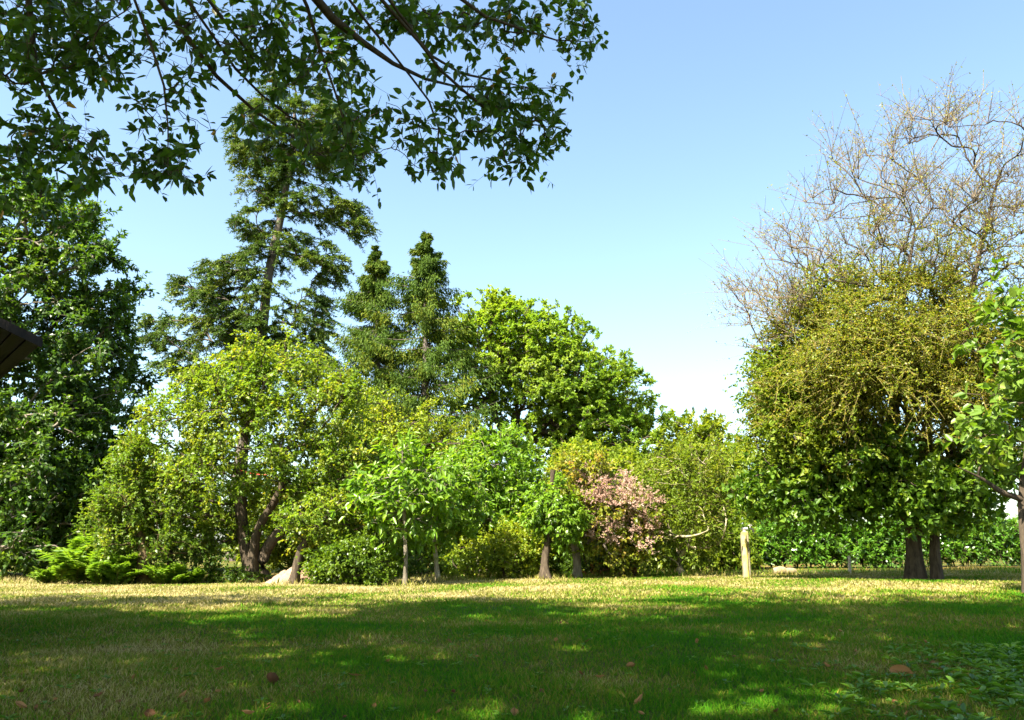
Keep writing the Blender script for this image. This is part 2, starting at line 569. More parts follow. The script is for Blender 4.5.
# leaf materials
LM = dict(
    walnut=leaf_mat("leaf_walnut", [(0, (.03, .075, .012)), (.6, (.07, .14, .02)), (1, (.14, .20, .03))], rough=.4, spec=.35, tone=(.95, .95, .8)),
    apple=leaf_mat("leaf_apple", [(0, (.055, .115, .018)), (.55, (.105, .175, .026)), (.85, (.18, .22, .035)), (1, (.34, .28, .06))], trans=.45, patch=.3, pcol=(.24, .23, .03), pscale=.6),
    oldapple=leaf_mat("leaf_old_apple", [(0, (.045, .09, .018)), (.6, (.08, .14, .025)), (1, (.17, .19, .035))]),
    bush=leaf_mat("leaf_bush", [(0, (.03, .075, .012)), (1, (.11, .17, .025))], rough=.35, spec=.5),
    pine=leaf_mat("leaf_pine", [(0, (.025, .055, .022)), (.6, (.055, .10, .028)), (1, (.125, .155, .03))], trans=.2, spec=.12, rough=.6),
    spruce=leaf_mat("leaf_spruce", [(0, (.022, .05, .012)), (.6, (.048, .085, .016)), (1, (.12, .135, .02))], trans=.25, spec=.1, rough=.6),
    ash=leaf_mat("leaf_ash", [(0, (.06, .13, .02)), (.5, (.105, .18, .025)), (1, (.17, .23, .03))], trans=.45, patch=.5, pcol=(.21, .25, .025), pscale=.35, tone=(1.6, 1.5, .85)),
    dull=leaf_mat("leaf_dull", [(0, (.05, .10, .02)), (.6, (.105, .15, .025)), (1, (.19, .21, .03))]),
    bright=leaf_mat("leaf_bright", [(0, (.055, .125, .016)), (.6, (.10, .19, .024)), (1, (.17, .26, .04))], rough=.35, spec=.4, trans=.45),
    yellow=leaf_mat("leaf_yellow", [(0, (.07, .12, .016)), (.5, (.135, .195, .025)), (1, (.24, .25, .035))]),
    smoke=leaf_mat("leaf_smoke", [(0, (.075, .12, .02)), (.6, (.15, .18, .03)), (.86, (.22, .17, .05)), (1, (.26, .12, .06))]),
    plume=leaf_mat("smoke_plume", [(0, (.36, .22, .16)), (.6, (.50, .34, .27)), (1, (.62, .48, .40))], trans=.35, tcol=(1.1, 1, .95), tone=(1, 1, 1), rough=.9, spec=.05),
    rust=leaf_mat("leaf_rust", [(0, (.12, .05, .02)), (1, (.30, .14, .06))], tone=(1, 1, 1)),
    olive=leaf_mat("leaf_olive", [(0, (.07, .12, .014)), (.6, (.13, .185, .022)), (1, (.23, .24, .035))], spec=.2, tone=(1.12, 1.1, .8)),
    laurel=leaf_mat("leaf_laurel", [(0, (.03, .09, .012)), (.6, (.06, .15, .02)), (1, (.12, .21, .03))], rough=.28, spec=.55, trans=.3),
    deep=leaf_mat("leaf_deep", [(0, (.025, .06, .014)), (1, (.07, .12, .022))], rough=.4),
    fern=leaf_mat("leaf_fern", [(0, (.06, .13, .02)), (1, (.14, .23, .04))]),
    pear=leaf_mat("leaf_pear", [(0, (.05, .105, .02)), (.7, (.09, .16, .03)), (1, (.16, .21, .06))], rough=.4),
    lowcrown=leaf_mat("leaf_low_crown", [(0, (.03, .075, .012)), (.6, (.07, .14, .02)), (1, (.14, .20, .03))], rough=.4, spec=.3, tone=(1.2, 1.15, .7)),
    over=leaf_mat("leaf_overhang", [(0, (.028, .07, .012)), (.85, (.06, .125, .018)), (.97, (.11, .14, .02)), (1, (.32, .18, .04))], rough=.42, spec=.3, trans=.46, tone=(1.05, 1, .8)),
    scrub=leaf_mat("leaf_scrub", [(0, (.07, .12, .014)), (.6, (.135, .17, .02)), (1, (.24, .20, .04))]),
)

# ---- far trees -----------------------------------------------------
# tall ragged fir
d = 45
tr = [at(238, 470, d), at(252, 400, d), at(263, 330, d), at(268, 270, d), at(283, 210, d), at(292, 150, d), at(296, 92, d)]
b = g(232, d)
tr = [b] + tr
T = lobe_targets([(290, 108, d, 52, 24, 3), (300, 135, d, 72, 22, 3.5), (322, 160, d, 42, 26, 2.5), (268, 150, d, 34, 24, 2.2), (265, 185, d, 26, 16, 2.), (325, 205, d, 42, 18, 2.2),
                  (348, 228, d, 22, 10, 1.6), (262, 225, d, 28, 14, 2), (300, 248, d, 30, 14, 2), (318, 268, d, 32, 14, 2), (256, 262, d, 30, 14, 2), (232, 272, d, 24, 14, 2), (300, 300, d, 26, 12, 2),
                  (310, 325, d, 22, 22, 1.6), (222, 300, d, 34, 18, 2.5), (188, 290, d, 16, 10, 1.6), (205, 330, d, 44, 16, 3), (160, 342, d, 20, 8, 1.5), (245, 335, d, 40, 24, 3), (190, 362, d, 34, 10, 2), (250, 380, d, 55, 26, 3),
                  (155, 322, d, 10, 5, 1), (266, 312, d - .8, 22, 24, 1.2), (276, 240, d - .8, 18, 14, 1.2), (258, 350, d - .8, 28, 24, 1.5), (265, 284, d - 1, 17, 20, 1.), (288, 175, d - .8, 14, 12, 1), (284, 200, d - .8, 16, 10, 1.2), (300, 360, d, 30, 30, 2.4)], 800, shell=.3)


def needle_tree(name, label, tr, rad, T, mat, bark, n_tw=8, tw=.85, n_lf=40, L=.2, Wd=.06, hang=.35, out=.9, r_tip=.02, lift=-.05):
    root = thing(name, tr[0], label, "conifer")
    dn = resample(tr, rad, 20)
    PL, RR, outd = grow([dn], T, r_tip, lift=lift, pen=.15, power=.4)
    tb = MeshBits()
    tubes(tb, dn[0][None], dn[1][None], sides=9, cap=True)
    tubes(tb, PL, RR, sides=4)
    N = len(T)
    cen = np.stack([np.interp(T[:, 2], dn[0][:, 2], dn[0][:, k]) for k in range(3)], 1)
    od = T - cen; od[:, 2] *= .3; od = norm(od)
    bs = np.repeat(T, n_tw, 0); oo = np.repeat(od, n_tw, 0)
    d_ = rand_dir(len(bs)) * np.array([1, 1, .3]) * .95 + oo * .9
    d_[:, 2] += rng.uniform(-.45, .25, len(bs))
    d_ = norm(d_)
    l_ = tw * rng.uniform(.5, 1.25, (len(bs), 1))
    ti = np.repeat(np.arange(len(bs)), n_lf)
    t_ = rng.uniform(.0, 1, (len(ti), 1))
    LP = bs[ti] + l_[ti] * (d_[ti] * t_ - np.array([0, 0, hang]) * t_ * t_)
    LD = d_[ti] * .55 + rand_dir(len(ti)) * np.array([.9, .9, .5])
    LD[:, 2] -= .15
    twp = np.stack([bs + l_ * (d_ * t - np.array([0, 0, hang]) * t * t) for t in np.linspace(0, 1, 4)], 1)
    tubes(tb, twp, np.broadcast_to(np.linspace(.016, .006, 4), twp.shape[:2]), sides=3)
    n = len(LP)
    cb = MeshBits()
    leaves(cb, LP, LD, leaf_normals(n, k_up=.6), L * rng.uniform(.6, 1.2, n), Wd * rng.uniform(.7, 1.2, n), clump_rnd(ti, n_tw, len(T)), fold=.1, curl=.1)
    cb.build("crown", mat, root, tr[0])
    tb.build("trunk", bark, root, tr[0], smooth=True)
    return root


needle_tree("fir_tree", "very tall ragged fir with a leaning bare trunk rising behind the spreading apple tree", tr, [.45, .36, .32, .29, .26, .22, .15, .06], T, LM["pine"], BARK_PINE)


def spruce(label, px_top, py_top, d, px_base, prof, seed):
    r_ = np.random.default_rng(seed)
    top, base = at(px_top, py_top, d), g(px_base, d)
    hgt = top[2] - base[2]
    root = thing("spruce_tree", base, label, "conifer", "spruces behind the young trees")
    tp, rr = resample([base, base * .5 + top * .5, top], [.3, .17, .008], 14)
    tb = MeshBits(); cb = MeshBits()
    tubes(tb, tp[None], rr[None], sides=8)
    br, brr, tips = [], [], []
    z = hgt * .08
    while z < hgt * .997:
        f = 1 - z / hgt
        ln0 = np.interp(f, [0, .08, .3, .6, 1], prof)
        for k in range(5):
            az = r_.uniform(0, 2 * np.pi)
            ln = ln0 * r_.uniform(.45, 1.2)
            p0 = base + (top - base) * (z / hgt) + np.array([0, 0, r_.uniform(-.15, .15)])
            dh = np.array([math.cos(az), math.sin(az), 0])
            ts = np.linspace(0, 1, 6)[:, None]
            pl = p0 + dh * ln * ts + np.array([0, 0, 1]) * ln * (-.38 * ts + .34 * ts ** 2.2)
            br.append(pl); brr.append(np.linspace(.035, .008, 6))
            tips.append(pl)
        z += hgt * (.010 + .016 * min(1, f * 4)) * r_.uniform(.8, 1.25)
    tubes(tb, np.array(br), np.array(brr), sides=3)
    tb.build("trunk", BARK_PINE, root, base, smooth=True)
    br = np.array(br)
    nb = len(br)
    per = 400
    bi = np.repeat(np.arange(nb), per)
    t = r_.uniform(.08, 1.0, len(bi)) * 5
    k = np.minimum(t.astype(int), 4); f = (t - k)[:, None]
    P = br[bi, k] * (1 - f) + br[bi, k + 1] * f
    ln = np.linalg.norm(br[:, -1] - br[:, 0], axis=1)[bi]
    sidew = r_.normal(size=(len(bi), 3)) * np.array([.09, .09, .03]) * np.minimum(ln, 1.6)[:, None]
    P = P + sidew
    hang = r_.uniform(0, 1, (len(bi), 1)) ** 1.5 * .4 * np.minimum(ln, 1.4)[:, None]
    P = P - np.array([0, 0, 1]) * hang
    D = norm(br[bi, -1] - br[bi, 0]) * .5 + r_.normal(size=(len(bi), 3)) * .35
    D[:, 2] -= .75
    a = np.clip(r_.uniform(0, 1, nb)[bi] * .5 + r_.uniform(0, 1, len(bi)) * .5, 0, 1)
    leaves(cb, P, D, norm(r_.normal(size=(len(bi), 3))), (.21 * r_.uniform(.6, 1.2, len(bi))), .055, a, fold=.1, curl=.05)
    cb.build("crown", LM["spruce"], root, base)


spruce("tallest pointed spruce with drooping olive green sprays, left of the round leafy tree", 426, 230, 38, 424, [.05, .85, 2.9, 4.2, 4.6], 3)
spruce("shorter thin spruce standing just left of the tallest pointed spruce", 376, 246, 39, 380, [.05, .8, 2.6, 3.8, 4.2], 5)

# round ash tree
d = 42
b = g(508, d)
T = puffs([(500, 335, d, 52, 36, 3.2), (542, 340, d, 50, 30, 3.2), (470, 372, d, 36, 30, 3), (525, 375, d, 50, 30, 3.5), (592, 382, d, 44, 30, 3.2), (620, 402, d, 40, 34, 3), (565, 415, d, 50, 36, 3.2),
                  (578, 372, d, 34, 28, 3), (610, 440, d, 44, 36, 3), (480, 410, d, 34, 22, 2.6), (585, 465, d, 40, 24, 2.6), (518, 309, d, 34, 6, 2), (466, 338, d, 22, 26, 2), (490, 314, d, 30, 10, 2), (487, 305, d, 24, 10, 2), (456, 340, d, 12, 20, 2), (645, 425, d, 14, 18, 2)], 300, .75, 7, shell=.55)
T = np.concatenate([T, lobe_targets([(505, 355, d, 58, 52, 3.6), (560, 382, d, 58, 46, 3.6), (600, 420, d, 50, 48, 3.4), (545, 410, d, 50, 36, 3), (540, 338, d, 46, 22, 3.2), (530, 452, d, 50, 18, 2.6), (480, 425, d, 34, 30, 2.8), (600, 455, d, 44, 26, 3)], 1450, shell=.2)])
tree("ash_tree", "large round leafy tree with a dense domed crown right of the spruces", "tree", b,
     [([b, at(512, 470, d), at(515, 440, d), at(516, 412, d)], [.36, .3, .28, .22]),
      ([at(513, 465, d), at(540, 430, d), at(570, 400, d)], [.22, .18, .12]), ([at(514, 450, d), at(496, 420, d), at(488, 385, d)], [.2, .15, .1])],
     T, BARK, LM["ash"], n_tw=5, tw_len=.3, n_lf=18, L=.13, Wd=.075, r_tip=.014, up=.25, kout=.9)

# trees behind on the right
d = 46
b = g(690, d)
T = lobe_targets([(685, 440, d, 34, 26, 2.6), (660, 470, d, 30, 30, 2.5), (712, 455, d, 26, 28, 2.5), (690, 490, d, 48, 35, 3), (640, 500, d, 34, 30, 2.6)], 240, shell=.5)
tree("background_tree", "grey green tree sloping down beside the round leafy tree", "tree", b, [([b, at(690, 500, d), at(688, 450, d)], [.3, .22, .1])], T, BARK, LM["dull"],
     n_tw=8, tw_len=.8, n_lf=11, L=.3, Wd=.15, r_tip=.03, up=.3)
d = 33
b = g(748, d)
T = lobe_targets([(745, 470, d, 34, 28, 2.), (725, 500, d, 32, 26, 2.), (765, 500, d, 36, 34, 2), (745, 535, d, 44, 22, 2)], 190, shell=.5)
tree("background_tree", "low leafy green tree rising behind the tap post", "tree", b, [([b, at(747, 520, d), at(746, 475, d)], [.16, .12, .05])], T, BARK, LM["dull"],
     n_tw=8, tw_len=.6, n_lf=11, L=.2, Wd=.11, r_tip=.02, up=.3)
d = 30
b = g(652, d)
T = lobe_targets([(650, 500, d, 36, 30, 2.), (620, 480, d, 25, 25, 2), (672, 530, d, 40, 30, 2)], 170, shell=.5)
tree("background_tree", "yellow green tree rising behind the pink smoke bush", "tree", b, [([b, at(652, 520, d), at(650, 480, d)], [.15, .12, .05])], T, BARK, LM["olive"],
     n_tw=8, tw_len=.6, n_lf=11, L=.18, Wd=.1, r_tip=.02, up=.3)

# dark wood edge behind the fruit trees: separate evergreen bushes
for (px, w, top, d, mt, lab) in [(40, 80, 470, 25, "deep", "dark evergreen thicket under the tall dense tree at the shed"), (170, 80, 450, 24, "deep", "dark evergreen thicket behind the gnarled small apple trunk"),
                          (310, 70, 470, 22, "dull", "mid green leafy thicket behind the leaning trunk and earth mound"), (420, 62, 478, 22, "dull", "mid green leafy thicket behind the two slim young trees"), (530, 60, 485, 22.5, "yellow", "yellow green leafy thicket behind the topped dark trunk"),
                          (622, 56, 490, 23, "dull", "mid green leafy thicket behind the pink smoke bush"), (700, 56, 495, 23, "olive", "olive leafy thicket behind the bent pale limbs"), (-50, 70, 470, 25, "deep", "dark evergreen thicket hidden deepest behind the shed side")]:
    b = g(px, d)
    T = lobe_targets([(px, (top + 580) / 2, d, w, (580 - top) / 2, 1.4), (px - w * .4, (top + 600) / 2, d, w * .6, (580 - top) / 2.4, 1.3), (px + w * .45, (top + 610) / 2, d - .3, w * .55, (580 - top) / 2.6, 1.3)], 230, shell=.4, zmin=.15)
    tree("thicket", lab, "thicket", b, [([b, at(px, 560, d), at(px + 3, (top + 540) / 2, d)], [.1, .08, .03])], T, BARK, LM[mt], n_tw=7, tw_len=.4, n_lf=11, L=.13, Wd=.065, r_tip=.008, kout=.4)

# ---- tall walnut at the left --------------------------------------
d = 22.5
b = g(-40, d)
T = lobe_targets([(30, 235, d, 62, 45, 2.8), (75, 275, d, 50, 40, 2.6), (-20, 290, d, 80, 60, 3), (60, 330, d, 62, 50, 2.8), (95, 365, d, 42, 46, 2.4), (10, 400, d, 80, 60, 3), (75, 430, d, 50, 50, 2.6), (30, 490, d, 66, 50, 2.6),
                  (-90, 350, d, 90, 110, 3.4), (-60, 480, d, 80, 70, 3), (118, 300, d, 16, 12, 1), (60, 210, d, 34, 16, 1.6), (-100, 230, d, 80, 60, 3), (70, 530, d + 1.2, 40, 34, 1.8), (0, 550, d + 1.5, 60, 30, 1.8), (-10, 190, d, 50, 26, 2.4), (40, 540, d - 1, 46, 26, 1.6), (60, 470, d - .6, 50, 40, 2), (95, 500, d + .5, 34, 40, 2), (100, 440, d + .5, 34, 40, 2)], 1150, shell=.45, zmin=.25)
tree("walnut_tree", "tall dense dark green broadleaf tree behind the shed roof corner", "tree", b,
     [([b, at(-42, 500, d), at(-38, 430, d), at(-30, 350, d), at(-20, 280, d)], [.36, .3, .26, .2, .08])], T, BARK_GREY, LM["walnut"],
     n_tw=7, tw_len=.6, n_lf=19, L=.155, Wd=.08, r_tip=.016, up=.05, droop=.3, twig_r=.006, kout=.5)

# ---- big spreading apple -------------------------------------------
d = 18.3
b = g(255, d)
T = lobe_targets([(235, 395, d, 55, 34, 1.5), (285, 385, d, 58, 34, 1.6), (330, 415, d, 48, 36, 1.5), (195, 425, d, 48, 36, 1.5), (250, 440, d - .3, 70, 44, 1.8), (350, 460, d, 40, 34, 1.3), (170, 465, d, 46, 36, 1.4), (215, 490, d - .4, 50, 36, 1.5),
                  (300, 470, d, 56, 34, 1.5), (160, 500, d, 40, 30, 1.2), (370, 480, d + .3, 26, 26, 1), (270, 355, d, 46, 16, 1.2), (330, 375, d, 26, 16, 1), (205, 385, d, 24, 18, 1), (345, 392, d, 24, 14, 1), (220, 530, d, 30, 20, 1.)], 560, shell=.5, zmin=.7)
tree("apple_tree", "large spreading apple tree with several thick trunks and yellowish green leaves", "tree", b,
     [([b, at(244, 545, d), at(240, 500, d), at(243, 460, d), at(246, 430, d)], [.17, .13, .12, .11, .05]),
      ([b + [.18, -.1, 0], at(262, 555, d - .1), at(280, 530, d - .1), at(305, 515, d - .1), at(335, 500, d), at(352, 490, d)], [.15, .13, .12, .11, .08, .04]),
      ([b + [.0, -.22, 0], at(253, 560, d - .2), at(256, 530, d - .2), at(282, 490, d - .2), at(286, 455, d - .2)], [.14, .12, .1, .08, .04])],
     T, BARK, LM["apple"], n_tw=8, tw_len=.4, n_lf=14, L=.085, Wd=.048, r_tip=.009, up=.1, twig_r=.004, kout=.45, power=.45)
# cord in that tree
mb = MeshBits()
pts = [at(240, 470, d - .25), at(250, 473.5, d - .5), at(262, 475, d - .7), at(276, 474.5, d - .75), at(290, 475, d - .6), at(306, 481, d - .4), at(318, 483, d - .3)]
P, r = resample(pts, [.012] * 7, 24)
tubes(mb, P[None], r[None], sides=6, a=.5)
m, t, N = new_mat("cord_red")
out = N("ShaderNodeOutputMaterial"); pb = N("ShaderNodeBsdfPrincipled"); tc = N("ShaderNodeTexCoord")
sx = N("ShaderNodeSeparateXYZ"); t.links.new(tc.outputs["Object"], sx.inputs[0])
rp = ramp(N, [(0, (.55, .05, .03)), (.42, (.6, .06, .04)), (.47, (.6, .55, .5))]); rp.color_ramp.interpolation = 'CONSTANT'
mp = N("ShaderNodeMapRange"); mp.inputs[1].default_value = 0; mp.inputs[2].default_value = 1.85
t.links.new(sx.outputs[0], mp.inputs[0]); t.links.new(mp.outputs[0], rp.inputs[0]); t.links.new(rp.outputs[0], pb.inputs["Base Color"]); t.links.new(pb.outputs[0], out.inputs[0])
tag(mb.build("cord", m, None, P[0], smooth=True), "thin red and white cord strung across the spreading apple tree", "cord")

# ---- small gnarled apple at its left ------------------------------
d = 17.6
b = g(145, d)
T = lobe_targets([(130, 490, d, 36, 30, 1), (108, 520, d, 22, 22, .8), (165, 520, d, 32, 26, .9), (140, 460, d, 26, 22, .8), (120, 540, d, 30, 16, .8), (185, 545, d, 26, 18, .8)], 170, shell=.35, zmin=.35)
tree("apple_tree", "small old apple tree with a thick pruned knobbly trunk beside the ferns", "tree", b,
     [([b, at(143, 570, d), at(146, 556, d), at(141, 540, d), at(138, 500, d)], [.14, .12, .15, .09, .04]), ([at(146, 560, d), at(152, 553, d - .1), at(156, 551, d - .16)], [.1, .09, .075])],
     T, BARK_MOSS, LM["oldapple"], n_tw=7, tw_len=.35, n_lf=11, L=.085, Wd=.045, r_tip=.008, twig_r=.003)

# ---- leaning little tree before the mound --------------------------
d = 16.9
b = g(294, d)
T = lobe_targets([(310, 522, d, 30, 18, .8), (345, 515, d + .5, 30, 18, .8), (330, 500, d + .5, 26, 14, .8), (368, 522, d + .8, 20, 14, .7)], 100, shell=.3)
tree("plum_tree", "small tree on a dark leaning trunk in front of the pale earth mound", "tree", b,
     [([b, at(297, 565, d), at(302, 545, d), at(318, 528, d), at(330, 510, d)], [.1, .095, .08, .06, .03])],
     T, BARK, LM["apple"], n_tw=7, tw_len=.35, n_lf=10, L=.08, Wd=.045, r_tip=.008, twig_r=.003)

# ---- mound of pale earth -------------------------------------------
c = g(292, 17.5)
nu, nv = 40, 26
U, Vv = np.meshgrid(np.linspace(-1, 1, nu), np.linspace(-1, 1, nv))
rr_ = np.sqrt(U ** 2 + Vv ** 2)
Z = np.clip(1 - rr_ ** 1.7, -.08, 1) * .36 * (1 + .45 * U) + .03 * np.sin(U * 13 + Vv * 7) * np.cos(Vv * 11)
mb = MeshBits()
i = (np.arange(nv - 1)[:, None] * nu + np.arange(nu - 1)[None]).ravel()
mb.add(np.stack([c[0] + U * .62, c[1] + Vv * .6, c[2] + Z - .03 + rng.normal(size=Z.shape) * .012], -1), np.stack([i, i + 1, i + 1 + nu, i + nu], 1))
tag(mb.build("earth_mound", bark_mat("pale_earth", (.23, .14, .09), (.34, .225, .16), scale=6), None, c, smooth=True), "low mound of pale pinkish earth behind the leaning trunk", "mound")


# ---- bushes ---------------------------------------------------------
def bush(name, label, px, py_mid, d, lobes, n, mat, L=.07, Wd=.04, cat="shrub", n_tw=7, n_lf=11, tw=.3, bark=BARK, zmin=.12, group=None, up=.2, twig_r=0, shell=.45, kout=.5, droop=0., fine=False):
    b = g(px, d)
    T = lobe_targets(lobes, n, shell=shell, zmin=zmin)
    st = []
    for k in range(3):
        e = at(px + (k - 1) * 8, py_mid, d)
        st.append(([b + [(k - 1) * .06, rng.uniform(-.08, .08), 0], b * .5 + e * .5 + [(k - 1) * .03, 0, 0], e], [.03, .025, .012]))
    root = tree(name, label, cat, b, st[:1], T, bark, mat, n_tw=n_tw, tw_len=tw, n_lf=n_lf, L=L, Wd=Wd, r_tip=.006, up=up, group=group, twig_r=twig_r, kout=kout, droop=droop, fine=fine)
    for o in root.children:
        if o.name.startswith("trunk"): o.name = "stems"
    return root


d = 16.7
bush("round_shrub", "dense rounded glossy green shrub right of the pale earth mound", 352, 560, d,
     [(350, 566, d, 36, 22, .8), (332, 564, d, 22, 18, .6), (375, 568, d, 24, 18, .6), (352, 552, d, 24, 14, .6)], 240, LM["bush"])
bush("low_shrub", "low dark leafy shrub at the foot of the spreading apple trunks", 248, 575, 17.9, [(245, 578, 17.9, 26, 9, .4), (215, 578, 18.2, 24, 10, .4)], 60, LM["deep"], tw=.22, zmin=.05)
bush("yellow_shrub", "yellow green leafy shrub between the slim pale trunk and the ivy trunk", 508, 555, 19, [(510, 552, 19, 34, 28, .8), (480, 560, 19.2, 28, 22, .7), (530, 545, 19.3, 18, 26, .6)], 200, LM["yellow"], tw=.32)
bush("dark_shrub", "dark green low shrub behind the two slim sapling trunks", 425, 570, 19.6, [(420, 570, 19.6, 32, 18, .6), (455, 572, 19.6, 24, 16, .6)], 120, LM["deep"], tw=.28)
bush("pale_plant", "small pale green plant at the foot of the slim pale trunk", 447, 578, 17.8, [(447, 577, 17.8, 9, 7, .2)], 22, LM["yellow"], tw=.16, n_lf=7, zmin=.04)
bush("dark_shrub", "dark shaded shrub under the smoke bush branches", 610, 572, 20, [(615, 568, 20, 36, 16, .6), (585, 570, 20, 26, 16, .6)], 130, LM["deep"], tw=.3)
bush("rust_shrub", "rust brown leafed low shrub beneath the smoke bush", 600, 575, 19.3, [(600, 578, 19.3, 26, 7, .4), (588, 535, 19.2, 14, 8, .3), (625, 575, 19.3, 12, 8, .3)], 48, LM["rust"], tw=.22, zmin=.04, n_lf=8)


# ferns at left foot
def fern(label, px, d, hgt, n=30):
    b = g(px, d)
    root = thing("fern", b, label, "fern", "bright ferns under the apple trees")
    mb = MeshBits(); sb = MeshBits()
    for k in range(n):
        az = rng.uniform(0, 2 * np.pi); el = rng.uniform(.75, 1.5)
        ln = hgt * rng.uniform(.75, 1.35)
        dh = np.array([math.cos(az), math.sin(az), 0])
        t = np.linspace(0, 1, 14)[:, None]
        pl = b + rng.normal(size=3) * np.array([.1, .08, 0]) + dh * ln * (t * math.cos(el) + (.28 * t ** 2.2)) + np.array([0, 0, 1]) * ln * (t * math.sin(el) - .22 * t ** 2.6)
        tubes(sb, pl[None], np.linspace(.006, .002, 14)[None], sides=3)
        tg = norm(np.gradient(pl, axis=0))
        sd = norm(np.cross(tg, [0, 0, 1.]))
        for s in (-1, 1):
            for q in range(2):
                u = np.minimum(np.arange(1, 13) + q * .5, 13)
                P = np.stack([np.interp(u, np.arange(14), pl[:, c]) for c in range(3)], 1)
                w = ln * .27 * np.sin(np.pi * np.clip(u / 13, .08, .97)) ** .8
                leaves(mb, P, sd[1:13] * s + tg[1:13] * .35 + rng.normal(size=(12, 3)) * .12, norm(np.array([0, 0, 1.]) + rng.normal(size=(12, 3)) * .3), w, w * .3 + .02, rng.uniform(0, 1, 12), fold=.1)
    sb.build("stems", TWIG_OCHRE, root, b)
    mb.build("fronds", LM["fern"], root, b)


for (px, d, h, lab) in [(78, 17.8, .95, "tallest bright fern at the left edge of the fern bank"), (105, 17.5, .8, "bright fern next to the tallest fern"), (122, 17.3, .55, "low bright fern just left of the knobbly apple trunk"),
                        (168, 17.3, .5, "low bright fern just right of the knobbly apple trunk"), (188, 17.5, .42, "small spreading fern farthest from the knobbly trunk"), (50, 17.9, .4, "small fern in the dark at the far left of the bank"),
                        (92, 18.3, 1.1, "upright fern behind the tallest bright fern")]:
    fern(lab, px, d, h)

# ---- young bright green trees ---------------------------------------
d = 16.2
b = g(405, d)
T = lobe_targets([(405, 495, d, 38, 30, .9), (375, 485, d, 22, 22, .7), (435, 480, d, 24, 22, .7), (400, 460, d, 26, 18, .6), (408, 530, d, 26, 16, .6), (380, 515, d, 18, 14, .5), (440, 510, d, 20, 14, .5)], 110, shell=.3, zmin=.7)
tree("young_walnut", "young tree with big bright green drooping leaves on one thin straight trunk", "tree", b,
     [([b, at(406, 560, d), at(405, 530, d), at(404, 490, d), at(402, 460, d)], [.045, .04, .036, .025, .01])], T, BARK_GREY, LM["bright"],
     n_tw=4, tw_len=.4, n_lf=7, L=.165, Wd=.075, r_tip=.006, fine=True, twig_r=.004, droop=.55, up=.3)
d = 17.6
b = g(438, d)
T = lobe_targets([(445, 520, d, 28, 24, .7), (430, 500, d, 20, 20, .6), (465, 505, d, 22, 26, .7), (450, 475, d, 26, 18, .7)], 110, shell=.3, zmin=.7)
tree("young_tree", "slim young tree with a pale thin trunk right of the big leaved sapling", "tree", b,
     [([b, at(436, 560, d), at(434, 535, d), at(438, 500, d), at(445, 480, d)], [.055, .05, .045, .03, .01])], T, BARK_PALE, LM["bright"],
     n_tw=6, tw_len=.32, n_lf=8, L=.12, Wd=.055, r_tip=.006, fine=True, twig_r=.003, droop=.35)
d = 20.5
b = g(478, d)
T = lobe_targets([(495, 460, d, 36, 26, 1.1), (465, 480, d, 30, 28, 1), (525, 490, d, 32, 28, 1), (495, 505, d, 44, 30, 1.2), (520, 520, d, 30, 24, 1), (505, 440, d, 20, 12, .7)], 260, shell=.4, zmin=.7)
tree("young_tree", "fuller bright green young tree behind the slim pale trunked one", "tree", b,
     [([b, at(479, 555, d), at(484, 520, d), at(492, 480, d), at(498, 455, d)], [.07, .06, .05, .03, .01])], T, BARK_GREY, LM["bright"],
     n_tw=7, tw_len=.4, n_lf=9, L=.14, Wd=.06, r_tip=.007, fine=True, twig_r=.003, droop=.4)
# yellowish tree behind the young ones
d = 24
b = g(400, d)
T = lobe_targets([(385, 440, d, 40, 26, 1.3), (350, 450, d, 34, 30, 1.3), (420, 470, d, 34, 30, 1.2), (375, 410, d, 22, 18, 1), (430, 430, d, 24, 24, 1), (462, 448, d, 24, 22, 1)], 235, shell=.4)
tree("yellowing_tree", "yellowing small leaved tree between the spreading apple and the spruces", "tree", b,
     [([b, at(398, 530, d), at(395, 480, d), at(390, 430, d)], [.12, .1, .07, .03])], T, BARK, LM["yellow"], n_tw=8, tw_len=.45, n_lf=11, L=.1, Wd=.055, r_tip=.009, twig_r=.004)

# ---- topped dark trunk with ivy tuft --------------------------------
d = 17.8
b = g(546, d)
T = lobe_targets([(553, 512, d - .1, 22, 18, .45), (572, 520, d - .1, 12, 20, .35), (538, 520, d, 12, 14, .35), (560, 535, d - .1, 10, 14, .3), (557, 488, d - .1, 9, 12, .25), (542, 496, d, 8, 10, .25)], 105, shell=.2)
tree("topped_tree", "dark rough topped trunk leaning right with a tuft of drooping green leaves", "tree", b,
     [([b, at(544, 565, d), at(549, 535, d), at(551, 505, d), at(552, 480, d), at(553, 470, d)], [.115, .085, .07, .055, .04, .065])],
     T, BARK, LM["bright"], n_tw=6, tw_len=.25, n_lf=9, L=.11, Wd=.045, r_tip=.005, droop=.9, twig_r=.003)

# ---- smoke bush ------------------------------------------------------
d = 18.6
b = g(577, d)
smoke_l = [(575, 485, d, 24, 30, .8), (600, 510, d, 40, 28, .9), (635, 515, d, 24, 26, .8), (590, 465, d, 22, 18, .6), (575, 520, d, 22, 22, .7), (640, 540, d, 18, 16, .6), (605, 550, d, 26, 14, .7), (632, 556, d, 20, 14, .6)]
T = lobe_targets(smoke_l, 270, shell=.4, zmin=.3)
root = tree("smoke_bush", "smoke bush with dusty pink flower plumes on a short grey trunk", "tree", b,
            [([b, at(577, 555, d), at(574, 540, d), at(580, 515, d), at(590, 490, d)], [.1, .09, .085, .05, .02]), ([at(575, 545, d), at(592, 540, d - .2), at(612, 530, d - .2)], [.06, .05, .03])],
            T, BARK_GREY, LM["smoke"], n_tw=7, tw_len=.35, n_lf=9, L=.085, Wd=.06, r_tip=.008, twig_r=.003)
